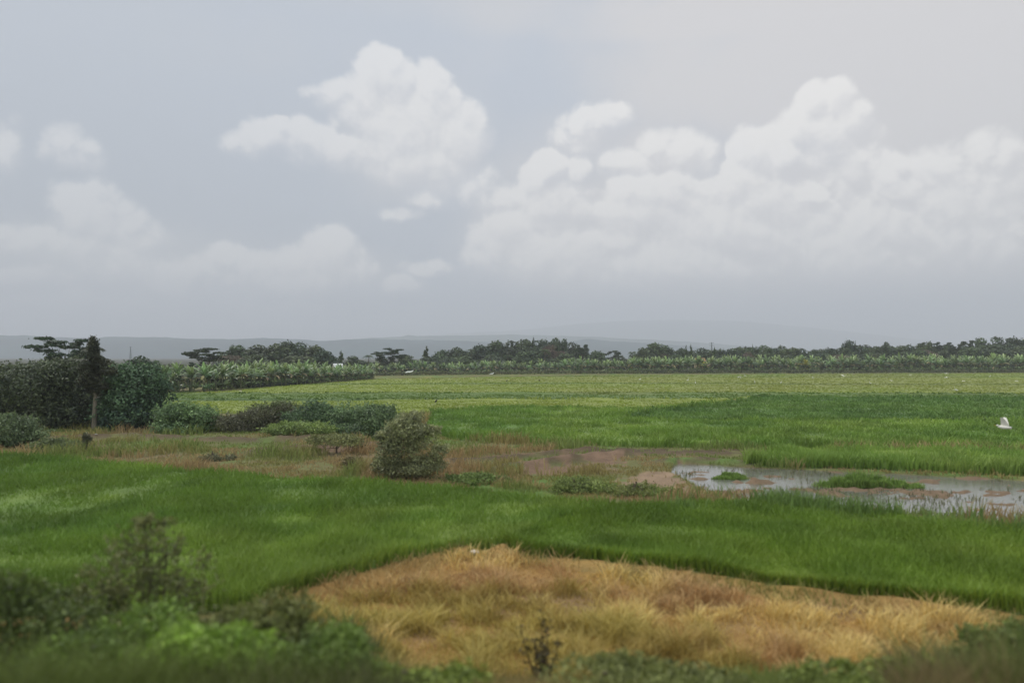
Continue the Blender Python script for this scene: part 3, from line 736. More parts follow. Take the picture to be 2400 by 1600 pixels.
# the domed wood behind the left banana grove
T = [
 ('broad', 0, 562, 806, 232, 62, 'dark round drooping tree at the left end of the domed wood behind the bananas'),
 ('broad', 3, 606, 806, 236, 66, 'dark round crown, second tree from the left end of the domed wood'),
 ('broad', 1, 650, 802, 238, 72, 'broad olive green tree left of the highest crown of the domed wood'),
 ('broad', 2, 676, 797, 242, 56, 'highest crown of the domed wood behind the left bananas'),
 ('broad', 5, 706, 800, 240, 58, 'dark tree with a knobbly top just right of the highest crown of the domed wood'),
 ('broad', 4, 738, 808, 236, 58, 'lighter green tree near the right end of the domed wood'),
 ('broad', 2, 760, 818, 230, 46, 'small dark rounded tree closing the right end of the domed wood'),
 ('bare', 0, 545, 832, 226, 50, 'greyish brown half bare tree at the foot of the domed wood'),
 ('broad', 1, 600, 828, 222, 70, 'low dull green tree in front of the domed wood'),
 ('broad', 4, 690, 832, 222, 76, 'low tree standing under the middle of the domed wood'),
 ('umbrella', 0, 490, 812, 176, 104, 'flat layered umbrella tree rising alone above the left bananas'),
 ('umbrella', 1, 150, 786, 118, 120, 'tall umbrella tree with feathery layers behind the dark trees at the left edge'),
 ('umbrella', 2, 192, 812, 112, 60, 'lower umbrella tree between the tall one and the columnar tree'),
 ('broad', 3, 328, 832, 128, 62, 'small round dark crown above the bananas right of the columnar tree'),
 ('broad', 4, 255, 846, 124, 60, 'low tree behind the columnar tree at the left'),
 ('umbrella', 0, 462, 846, 170, 34, 'little flat topped tree beside the lone umbrella tree'),
 ('cone', 0, 799, 821, 260, 22, 'slim dark tree with a tufted head right of the domed wood'),
 ('cone', 2, 784, 836, 258, 18, 'short slim tree beside the tufted slim tree'),
 ('broad', 0, 826, 832, 240, 44, 'small bluish tree behind the white roof'),
 ('palm', 0, 864, 826, 246, 34, 'dull coconut palm right of the white roof'),
 ('umbrella', 2, 890, 822, 250, 40, 'dark tree with flat tiers beside the dull coconut palm'),
 ('umbrella', 1, 922, 814, 256, 56, 'dark tiered tree with a spiky top between the two woods'),
 ('broad', 5, 905, 838, 258, 64, 'dark low tree under the spiky tiered tree'),
 ('broad', 1, 955, 830, 264, 40, 'pale green bushy tree left of the pointed tree'),
 ('cone', 1, 1000, 812, 270, 30, 'pointed light green tree standing before the middle wood'),
 ('broad', 2, 1006, 836, 266, 38, 'dark round tree below the pointed light green tree'),
 ('broad', 1, 972, 842, 262, 40, 'yellowish green low tree left of the pointed tree'),
]
for t_ in T: tree(*t_[:6], t_[6], GL if t_[3] in (232, 236, 238, 240, 242, 222, 230) and t_[2] < 780 else None)
T = [
 ('broad', 0, 1034, 818, 300, 42, 'left end tree of the middle wood, dark with a flat top'),
 ('broad', 3, 1070, 812, 302, 46, 'dark tree with a notched top near the left end of the middle wood'),
 ('palm', 1, 1104, 812, 290, 26, 'small palm head showing in the notch of the middle wood'),
 ('broad', 2, 1128, 806, 304, 52, 'round dark tree left of the long flat top of the middle wood'),
 ('broad', 4, 1164, 797, 308, 50, 'olive topped tree where the middle wood steps up'),
 ('broad', 5, 1200, 796, 310, 54, 'broad tree in the long flat top of the middle wood'),
 ('broad', 1, 1232, 792, 312, 50, 'high rounded tree left of the tiny peak of the middle wood'),
 ('cone', 0, 1250, 788, 312, 16, 'narrow peak sticking out of the middle wood'),
 ('broad', 2, 1272, 793, 312, 44, 'dark tree just right of the narrow peak of the middle wood'),
 ('broad', 3, 1302, 790, 314, 38, 'round knob shaped crown, left one of the two knobs of the middle wood'),
 ('broad', 0, 1320, 791, 314, 24, 'tall narrow knob shaped crown, right one of the two knobs'),
 ('broad', 5, 1342, 800, 312, 42, 'dark tree falling away at the right shoulder of the middle wood'),
 ('broad', 2, 1358, 812, 306, 34, 'lowest dark tree at the right end of the middle wood'),
 ('bare', 1, 1300, 806, 292, 44, 'pale pinkish brown leafless tree in front of the middle wood'),
 ('palm', 2, 1150, 826, 272, 36, 'pale coconut palm in front of the left half of the middle wood'),
 ('palm', 0, 1190, 826, 270, 34, 'pale coconut palm in front of the centre of the middle wood'),
 ('palm', 1, 1276, 812, 276, 38, 'drooping coconut palm left of the leafless tree'),
 ('broad', 4, 1240, 820, 280, 56, 'lighter bushy tree under the high part of the middle wood'),
 ('broad', 1, 1090, 832, 284, 54, 'low dull tree under the left part of the middle wood'),
 ('broad', 3, 1050, 836, 280, 44, 'low dark tree at the left foot of the middle wood'),
 ('broad', 0, 1330, 826, 284, 52, 'low dark tree at the right foot of the middle wood'),
 ('broad', 2, 1160, 834, 286, 60, 'low shadowed tree behind the two pale palms'),
 ('umbrella', 0, 1366, 805, 300, 30, 'thin tree with one long side branch right of the middle wood'),
 ('broad', 4, 1398, 821, 296, 44, 'small rounded tree in the gap right of the middle wood'),
 ('umbrella', 1, 1436, 820, 300, 42, 'flat topped tree in the gap between the middle and right woods'),
 ('broad', 5, 1452, 832, 292, 34, 'low tree at the bottom of the gap between the woods'),
]
for t_ in T: tree(*t_[:6], t_[6], GM)
T = [
 ('palm', 2, 1482, 818, 296, 28, 'slim palm at the left end of the right wood'),
 ('broad', 1, 1506, 812, 300, 30, 'small tree on the left shoulder of the first hump of the right wood'),
 ('broad', 4, 1534, 802, 306, 54, 'highest tree of the first hump of the right wood'),
 ('broad', 0, 1566, 811, 306, 44, 'tree sloping down from the first hump of the right wood'),
 ('broad', 3, 1596, 814, 306, 36, 'dark tree between the first hump and the twin knobs'),
 ('cone', 2, 1608, 808, 300, 12, 'thin dark knob, left of the twin knobs of the right wood'),
 ('cone', 0, 1619, 806, 300, 14, 'thin dark knob, right of the twin knobs of the right wood'),
 ('broad', 5, 1642, 814, 306, 40, 'purplish dark tree right of the twin knobs'),
 ('cone', 1, 1674, 812, 310, 12, 'small pointed tree beside the lattice mast'),
 ('cone', 2, 1688, 815, 310, 12, 'second small pointed tree right of the lattice mast'),
 ('palm', 0, 1758, 806, 300, 20, 'palm head poking above the wood left of the feathery peak'),
 ('cone', 0, 1764, 807, 304, 10, 'needle shaped tree next to the poking palm head'),
 ('palm', 1, 1790, 801, 296, 24, 'feathery palm peak in the middle of the right wood'),
 ('palm', 2, 1846, 811, 284, 36, 'large grey palm right of the feathery peak'),
 ('broad', 2, 1990, 795, 318, 26, 'tall tree with a split head standing well above the right wood'),
 ('cone', 1, 2005, 799, 316, 9, 'thin side stem beside the tall split headed tree'),
 ('broad', 3, 2076, 799, 320, 22, 'small crown rising above the wood right of the split headed tree'),
 ('umbrella', 2, 2158, 800, 320, 28, 'flat topped tree, first of the flat tops at the right'),
 ('broad', 4, 2178, 799, 318, 26, 'round dark crown among the flat topped trees at the right'),
 ('umbrella', 0, 2210, 799, 318, 34, 'flat topped tree left of the dip before the right hill'),
 ('umbrella', 1, 2240, 806, 312, 26, 'low tiered tree in the dip before the right hill of trees'),
 ('umbrella', 2, 2266, 795, 316, 34, 'spiky tiered tree at the left foot of the right hill of trees'),
 ('broad', 0, 2304, 789, 324, 44, 'rounded tree leading up the right hill of trees'),
 ('broad', 5, 2342, 786, 326, 46, 'highest dark tree on the right hill of trees'),
 ('broad', 2, 2376, 788, 326, 46, 'dark tree near the right edge on the hill of trees'),
 ('broad', 1, 2410, 788, 326, 46, 'dark tree cut by the right edge of the picture'),
 ('broad', 3, 2330, 806, 300, 60, 'lower green tree in front of the right hill of trees'),
 ('broad', 4, 2276, 812, 298, 52, 'lower olive tree in front of the spiky tiered tree'),
 ('broad', 0, 2388, 808, 298, 58, 'lower dark tree near the right edge before the hill of trees'),
]
for t_ in T: tree(*t_[:6], t_[6], GR)
# the even run of crowns between them
prof = [(1640, 816), (1700, 819), (1730, 813), (1800, 812), (1840, 816), (1880, 814), (1930, 814), (1980, 811), (2030, 809), (2060, 808), (2100, 806), (2150, 805), (2200, 806), (2240, 810), (2270, 806)]
def tt(px): return float(np.interp(px, [p[0] for p in prof], [p[1] for p in prof]))
for q, px in enumerate(np.arange(1650, 2275, 21)):
    tree('broad', q % 6, px + random.uniform(-5, 5), tt(px) + random.uniform(-2.5, 4), 318 + random.uniform(-8, 8), random.uniform(32, 48), 'hazy green tree in the even skyline of the right wood', GR)
for q, px in enumerate(np.arange(1490, 2300, 30)):
    kd = ('broad', 'broad', 'bare', 'broad', 'palm', 'broad', 'cone')[q % 7]; kk = {'broad': q % 6, 'bare': q % 2, 'palm': q % 3, 'cone': q % 3}[kd]
    if kd == 'bare': lab, kd2 = 'dull brownish tree half hidden behind the far bananas of the right wood', 0
    else: lab = {'broad': 'lower bushy tree between the far bananas and the skyline of the right wood', 'palm': 'coconut palm half hidden in the lower row of the right wood', 'cone': 'slim pointed tree in the lower row of the right wood'}[kd]
    tree(kd, kk, px + random.uniform(-6, 6), 828 + random.uniform(-5, 5) - (px > 2000) * 5, 298 + random.uniform(-5, 5), random.uniform(36, 56) if kd in ('broad', 'bare') else None, lab, GR)
# woods seen beyond the edges of the frame and low trees at the far left
for q, px in enumerate(list(range(-420, 560, 44)) + list(range(2440, 3100, 40))):
    inview = 0 < px < 560
    tree('broad', q % 6, px, (855 if px < 560 else 795) + random.uniform(-4, 4), (215 if px < 560 else 322), 58, 'low hazy tree on the skyline behind the bananas at the left' if px < 560 else 'tree continuing the right wood past the picture edge', 'low trees behind the left bananas' if px < 560 else GR)

# ================================================================== banana plants
BAN = []
for k in range(6):
    r = np.random.default_rng(400 + k); H = 5.0
    g = Geo(); lean = r.uniform(-.05, .05)
    zs = np.linspace(0, 2.5, 6); g.tube(np.column_stack([zs * lean, zs * 0, zs]), np.linspace(.13, .07, 6), 7, LG(112, 116, 86))
    if k % 2: g.tube([(.25, .1, 0), (.3, .12, .8), (.34, .14, 1.4)], [.1, .07, .04], 6, LG(112, 116, 80))
    st_ = g.build('pseudostem', M_BARK)
    g = Geo(); nl = 12 + k % 3
    for q in range(nl + 6):
        sk = q >= nl; young = q / (nl - 1) if not sk else r.uniform(.2, .9); a = q * 2.399 + r.uniform(-.4, .4); el = .05 + 1.35 * young + r.uniform(-.15, .1)
        Ll = r.uniform(1.9, 2.7) * (1 - .15 * young); n_ = 9; ts = np.linspace(0, 1, n_)
        dx = math.cos(a); dy = math.sin(a)
        if sk: Ll *= .6
        ang = el - (1.5 - .55 * young) * ts ** 1.5 + .25
        st = np.concatenate([[0], np.cumsum(np.cos(ang[:-1]))]) / n_ * Ll; zz = np.concatenate([[0], np.cumsum(np.sin(ang[:-1]))]) / n_ * Ll - .5 * r.uniform() * (1 - young)
        P = np.stack([st * dx + lean * 2.5 - .16 * ts ** 2 * Ll, st * dy, 2.4 + zz], 1)
        if sk: P = P + np.array([.5 if k % 2 else -.45, .2, -1.75])
        side = np.array([-dy, dx, 0]); wv = .30 * np.sin(np.pi * np.clip(ts * .92 + .06, 0, 1)) ** .55; wv[0] = .03
        rag = r.uniform(.55, 1.1, (2, n_)); rag[:, 1] = 1
        droop = np.array([0, 0, -1.]) * r.uniform(.15, .7)
        A = P + side * (wv * rag[0])[:, None] + droop * wv[:, None]; B = P - side * (wv * rag[1])[:, None] + droop * wv[:, None]
        V = np.concatenate([A, P, B]); qd = []
        for i_ in range(n_ - 1): qd += [[i_, i_ + 1, n_ + i_ + 1, n_ + i_], [n_ + i_, n_ + i_ + 1, 2 * n_ + i_ + 1, 2 * n_ + i_]]
        base = LG(66, 90, 58) * (1 - young) + LG(140, 160, 106) * young
        if q == 0 : base = LG(140, 128, 90)
        tone_ = r.uniform(.8, 1.3)
        c = np.concatenate([np.tile(base * tone_ * r.uniform(.85, 1.15), (n_, 1)), np.tile(base * tone_ * 1.35, (n_, 1)), np.tile(base * tone_ * r.uniform(.85, 1.15), (n_, 1))])
        g.add(V, quad=qd, col=c)
    BAN.append((st_, g.build('leaves', M_BANANA)))
def ygeo(fac):
    st_, lv = BAN[1]; m2 = lv.copy(); a_ = m2.color_attributes['tint']; n_ = len(a_.data); c = np.zeros(n_ * 4, np.float32); a_.data.foreach_get('color', c)
    c = c.reshape(-1, 4); c[:, :3] = np.array(fac) * (.6 + 1.2 * c[:, 1:2] / c[:, 1].max()); a_.data.foreach_set('color', c.ravel()); return (st_, m2)
BAN.append(ygeo(lin(190, 186, 92)))
GB1, GB2 = 'bananas of the left grove', 'bananas of the far row'
def banana(x, y, h, label, group, k=None, rz=None):
    k = random.randrange(6) if k is None else k
    s_ = h / 5.0
    o = thing('banana_plant', label, 'banana plant', (x, y, gz1(x, y)), random.uniform(-1.2, 1.2) + (math.pi if random.random() < .3 else 0) if rz is None else rz, (s_ * random.uniform(.9, 1.1), s_, s_), group)
    obj('pseudostem', BAN[k][0], o); obj('leaves', BAN[k][1], o); return o
def along(pts, step, jit):
    out = []; 
    for (x0, y0), (x1, y1) in zip(pts[:-1], pts[1:]):
        d = math.hypot(x1 - x0, y1 - y0); n = max(1, int(d / step))
        for q in range(n):
            t = (q + random.uniform(-jit, jit)) / n; out.append((x0 + (x1 - x0) * t, y0 + (y1 - y0) * t))
    return out
base1 = [at(a, b_) for a, b_ in ((-60, 938), (200, 926), (340, 922), (480, 917), (620, 906), (760, 897), (880, 888))]
cnt = 0
for row, (off, lab) in enumerate(((0, 'banana plant with a bare pale stem in the front row of the left grove'), (3.2, 'banana plant in the second row of the left grove, only its leaves showing'), (7.5, 'banana plant whose bright leaf tips rise at the back of the left grove'))):
    for x, y in along(base1, (1.75, 2.1, 2.4)[row], .3):
        x2, y2 = x - off * .3, y + off
        px = 1200 + x2 / y2 * F
        if px > 900 or (px < 190 and row < 3 and random.random() < .4): continue
        if row == 0 and random.random() < .08: continue
        hh = float(np.interp(px, [300, 480, 700, 800, 880], [4.9, 5.0, 5.0, 4.2, 3.6])) * random.uniform(.72, 1.15) + row * .35
        banana(x2, y2, hh, lab, GB1); cnt += 1
base2 = [(atD(870, 225), 225), (atD(1000, 236), 236), (atD(1300, 250), 250), (atD(1480, 256), 256), (atD(1800, 268), 268), (atD(2420, 276), 276)]
n2c = 0; extra = []
for row, off in enumerate((0, 3.5, 8)):
    for x, y in along(base2, (1.9, 2.6, 2.4)[row], .35):
        px = 1200 + x / y * F; y2 = y + off; x2 = atD(px, y2)
        hh = float(np.interp(px, [880, 1000, 1250, 1330, 1450, 1550, 1900, 2150, 2400], [4.4, 4.6, 5.0, 5.8, 6.0, 6.3, 6.7, 7.2, 7.4])) * random.uniform(.72, 1.2)
        if row == 1 and random.random() < .35: continue
        if row == 2: extra.append((x2, y2, hh)); continue
        if cnt + n2c >= 296: extra.append((x2, y2, hh)); continue
        banana(x2, y2, hh, 'wind combed banana plant in the far row between the rice and the woods', GB2); n2c += 1
print('bananas', cnt, n2c, 'rest', len(extra))
# notable ones
banana(*(lambda D, px: (atD(px, D), D))(264, 1650), 5.6, 'banana plant with yellowed leaves next to the orange roof', GB2, 6)
banana(*(lambda D, px: (atD(px, D), D))(268, 1888), 6.3, 'yellow green banana plant standing out of the far row, right of the grey palm', GB2, 6)
banana(*(lambda D, px: (atD(px, D), D))(262, 2330), 5.0, 'short light banana plant standing free before the dark right hill of trees', GB2, 1)
# remaining plants merged as one mass
def merged(name, items, protos, mat):
    V = []; Q = []; C = []; n = 0
    dat = []
    for me in protos:
        nv = len(me.vertices); co = np.zeros(nv * 3, np.float32); me.vertices.foreach_get('co', co)
        ql = np.array([p.vertices[:] for p in me.polygons if len(p.vertices) == 4]); c = np.zeros(nv * 4, np.float32); me.color_attributes['tint'].data.foreach_get('color', c)
        dat.append((co.reshape(-1, 3), ql, c.reshape(-1, 4)[:, :3]))
    for x, y, h in items:
        co, ql, c = dat[random.randrange(len(dat))]; a = random.uniform(-1.2, 1.2); s_ = h / 5
        R = np.array([[math.cos(a), -math.sin(a), 0], [math.sin(a), math.cos(a), 0], [0, 0, 1]])
        V.append(co @ R.T * s_ + np.array([x, y, 0])); Q.append(ql + n); C.append(c * random.uniform(.8, 1.2)); n += len(co)
    return mesh(name, np.concatenate(V), [np.concatenate(Q)], mat, np.concatenate(C))
tag(obj('banana_leaves', merged('banana_leaves', extra, [b_[1] for b_ in BAN[:6]], M_BANANA)), 'mass of further banana leaves behind the front plants of the far row', 'banana plants', kind='stuff')

WM = True
# undergrowth at the foot of the groves
def hedge(name, label, pts, n, hmax, depth, cols, seed, size, kind='stuff', cat='undergrowth'):
    r = np.random.default_rng(seed); PA = np.array(pts, float); sl = np.hypot(*(PA[1:] - PA[:-1]).T); cs = np.concatenate([[0], np.cumsum(sl)])
    t = r.uniform(0, cs[-1], n); k = np.searchsorted(cs, t, 'right') - 1; k = np.clip(k, 0, len(sl) - 1); f = ((t - cs[k]) / sl[k])[:, None]
    xy = PA[k] * (1 - f) + PA[k + 1] * f
    H = hmax * (.35 + .9 * fbm(xy[:, 0] * .12, xy[:, 1] * .12, seed, 3))
    d = r.uniform(0, 1, n); z = H * np.sqrt(r.uniform(0, 1, n)); y = xy[:, 1] + d * depth * np.sqrt(np.clip(1 - (z / H) ** 2, .05, 1)) * r.choice([-.4, 1], n)
    P = np.stack([xy[:, 0], y, z], 1); tt_ = np.clip(vnoise(P[:, 0] * .5, P[:, 2] * 1.5 + P[:, 1] * .3, seed) + r.normal(0, .15, n), 0, 1)[:, None]
    g = Geo(); N = np.stack([r.normal(0, .4, n), -np.ones(n) * .7, .5 + z / H], 1)
    g.leaves(P, N, size, (np.array(cols[0]) * (1 - tt_) + np.array(cols[1]) * tt_) * r.uniform(.8, 1.25, (n, 1)), r, 1.6, .5)
    return tag(obj(name, g.build(name, M_LEAFN)), label, cat, kind=kind)
hedge('undergrowth', 'dark bushy undergrowth along the foot of the far bananas on the right', [(atD(1500, 250), 250), (atD(1720, 258), 258), (atD(1760, 254), 254), (atD(1960, 258), 258), (atD(2450, 266), 266)], 9000, 1.3, 3, (lin(66, 76, 50), lin(104, 108, 70)), 501, .42)
hedge('undergrowth', 'low brownish green growth under the far bananas in the middle', [(atD(880, 222), 222), (atD(1000, 232), 232), (atD(1300, 246), 246), (atD(1500, 250), 250)], 5000, 1.1, 2, (lin(86, 88, 56), lin(118, 124, 78)), 502, .4)
hedge('undergrowth', 'dark ground growth between the stems of the left banana grove', [(x - 1.5, y + 5) for x, y in base1], 9000, 2.4, 3, (lin(60, 70, 50), lin(92, 98, 68)), 503, .36)
hedge('woodland', 'hazy wall of foliage filling the right wood behind its single trees', [(atD(1500, 330), 330), (atD(1800, 332), 332), (atD(2150, 334), 334), (atD(2700, 336), 336)], 16000, 9.5, 6, (lin(58, 72, 54), lin(92, 106, 76)), 511, .8, cat='wood')
hedge('woodland', 'dark foliage filling the foot of the middle wood behind the bananas', [(atD(1020, 316), 316), (atD(1380, 320), 320)], 8000, 9.5, 5, (lin(54, 68, 54), lin(84, 98, 72)), 512, .75, cat='wood')
hedge('woodland', 'low dark foliage behind the bananas between the domed and the middle wood', [(atD(500, 244), 244), (atD(790, 246), 246), (atD(1020, 260), 260), (atD(1500, 318), 318)], 9000, 4.6, 4, (lin(58, 72, 56), lin(88, 102, 76)), 513, .6, cat='wood')
# dark nursery beds at the edge of the left grove
g = Geo(); p0 = at(585, 908); p1 = at(705, 900)
for q in range(3):
    o0 = np.array([p0[0], p0[1] + q * 2.2]); o1 = np.array([p1[0], p1[1] + q * 2.2]); pts = [(*(o0 + (o1 - o0) * t), .25) for t in np.linspace(0, 1, 8)]
    g.tube(pts, [(.5, .3)] * 8, 8, LG(60, 66, 56) * (1 + .25 * q))
tag(obj('seed_bed', g.build('seed_bed', M_GROUND)), 'dark low seed beds lying between the left bananas and the pale far rice', 'seed bed')

# ================================================================== dark trees and shrubs nearer by
def near_tree(name, label, cat, px, D, blobs_px, n, size, dark, light, seed, trunk=None, bark=None, asp=1.6, group=None, jit=.5, mat=None, loose=.1, gain=1.0):
    dark, light = dark * 1.5, light * 1.65; dark, light = dark * gain, light * gain
    """blobs given in px around the base, turned to metres at depth D: (dx, row, rx, ry)"""
    r = np.random.default_rng(seed); x0 = atD(px, D); gz = gz1(x0, D); bl = []
    for (dx, row, rx, rz_) in blobs_px:
        s_ = D / F; z = zat(row, D) - gz
        bl.append((dx * s_, r.uniform(-.5, .5) * rx * s_, z, rx * s_, rx * s_ * .9, rz_ * s_))
    sub = []
    for (bx, by, bz, b1, b2, b3) in bl:
        for q in range(5):
            a = r.uniform(0, 6.28); e = r.uniform(-.2, 1.2); k_ = r.uniform(.28, .55)
            sub.append((bx + b1 * .85 * math.cos(a) * math.cos(e), by + b2 * .85 * math.sin(a) * math.cos(e), max(b3 * k_ * .6, bz + b3 * .85 * math.sin(e)), b1 * k_, b2 * k_, b3 * k_ * 1.1))
    bl = bl + sub
    o = thing(name, label, cat, (x0, D, gz), 0, (1, 1, 1), group)
    cg = crown_geo(r, bl, int(n * 1.2), size, dark * .85, light * 1.1, asp, 1, jit, loose)
    for (bx, by, bz, b1, b2, b3) in bl:
        for q in range(3):
            d = U([r.normal(), r.normal(), abs(r.normal()) + .5]) * np.array([b1, b2, b3]); L_ = r.uniform(1.15, 1.75); c0 = np.array([bx, by, bz])
            if bz + d[2] * L_ < 0.05: continue
            cg.tube([c0, c0 + d * .8, c0 + d * L_], [size * .09, size * .07, size * .03], 4, dark * .9)
            m = 16; t = r.uniform(.7, 1, m) * L_; PP = c0 + d * t[:, None] + r.normal(0, size * .6, (m, 3))
            cg.leaves(PP, r.normal(0, 1, (m, 3)) + [0, 0, .6], size * .9, light * r.uniform(.6, 1.2, (m, 1)), r, asp, .6)
    obj('foliage' if cat == 'shrub' else 'crown', cg.build('foliage', mat or M_LEAFN), o)
    tg = trunk_geo(r, *(trunk or (max(.5, .4 * bl[0][2]), .05)), [(b_[0], b_[1], b_[2]) for b_ in bl[:8]], bark)
    obj('stem' if cat == 'shrub' else 'trunk', tg.build('trunk', M_BARK), o); return o
near_tree('broadleaf_tree', 'big dark tree with a brownish top at the left edge', 'tree', 95, 60,
   [(-60, 920, 75, 50), (0, 905, 80, 50), (40, 890, 62, 38), (60, 940, 60, 55), (-40, 965, 80, 45), (30, 975, 80, 40), (-90, 900, 50, 35), (-10, 878, 50, 24), (70, 985, 45, 32), (20, 940, 90, 60), (-100, 960, 60, 50)], 26000, .2,
   LG(44, 54, 44), LG(84, 92, 66), 601, (3.0, .2), loose=.25, jit=.8, gain=1.12)
near_tree('broadleaf_tree', 'dark glossy green tree with tiered leaves right of the columnar tree', 'tree', 318, 60,
   [(0, 900, 55, 40), (25, 930, 52, 45), (-30, 920, 50, 45), (10, 965, 58, 38), (-25, 985, 55, 26), (40, 980, 35, 28), (10, 880, 40, 22), (-10, 940, 60, 50), (45, 905, 30, 22), (-60, 960, 40, 45)], 20000, .19,
   LG(42, 60, 50), LG(84, 106, 74), 602, (3.0, .16), gain=1.1, loose=.2, jit=.6)
near_tree('overgrown_tree', 'tall columnar tree choked with creepers on a pale bare trunk', 'tree', 222, 58,
   [(0, 812, 8, 16), (0, 832, 10, 18), (2, 852, 11, 18), (-4, 872, 14, 20), (2, 892, 16, 18), (-3, 912, 15, 14), (-20, 866, 13, 6), (22, 852, 13, 5), (30, 872, 16, 6), (-18, 893, 18, 8), (14, 906, 18, 8)], 7000, .16,
   LG(46, 50, 44), LG(78, 80, 62), 603, (4.6, .15), LG(142, 132, 116), loose=.3, jit=.9)
near_tree('thicket_tree', 'low dark thicket filling in behind the pale trunk', 'tree', 205, 64,
   [(0, 950, 55, 45), (-30, 975, 50, 30), (40, 970, 50, 35), (0, 985, 60, 22), (30, 925, 30, 25)], 9000, .2, LG(38, 46, 40), LG(62, 72, 56), 604, (2, .12))
near_tree('thicket_tree', 'dark trees continuing past the left edge of the picture', 'tree', -120, 62,
   [(0, 900, 90, 60), (-100, 920, 90, 60), (-60, 960, 120, 50), (60, 950, 60, 50)], 9000, .28, LG(42, 52, 44), LG(80, 90, 64), 605, (3, .2))
ov = [o_ for o_ in COL.objects if o_.name.startswith('overgrown_tree')][0]
r = np.random.default_rng(640); g = Geo()
for q in range(34):
    a = r.uniform(0, 6.28); z0 = r.uniform(3.4, 6.2); L_ = r.uniform(1.0, 2.2) * (1.45 - .15 * z0) * 1.25; ts = np.linspace(0, 1, 10)
    P = np.stack([ts * L_ * math.cos(a), ts * L_ * math.sin(a), z0 + .5 * ts * L_ - 1.0 * ts ** 2.4 * L_ * r.uniform(.2, 1)], 1)
    g.tube(P[::3], [.03, .022, .015, .006], 4, LG(84, 80, 66))
    for p_, t_ in zip(P[1:], ts[1:]):
        for s_ in (-1, 1):
            ln = .5 * (1.1 - .6 * t_); e = p_ + np.array([-math.sin(a) * s_ * ln * .7 + math.cos(a) * .1, math.cos(a) * s_ * ln * .7 + math.sin(a) * .1, -ln * r.uniform(.3, .9)])
            dw = np.array([math.cos(a), math.sin(a), 0]) * .085; g.add([p_ - dw, p_ + dw, e], tri=[[0, 1, 2]], col=LG(82, 88, 70) * r.uniform(.7, 1.5))
obj('branches', g.build('branches', M_LEAFN), ov)
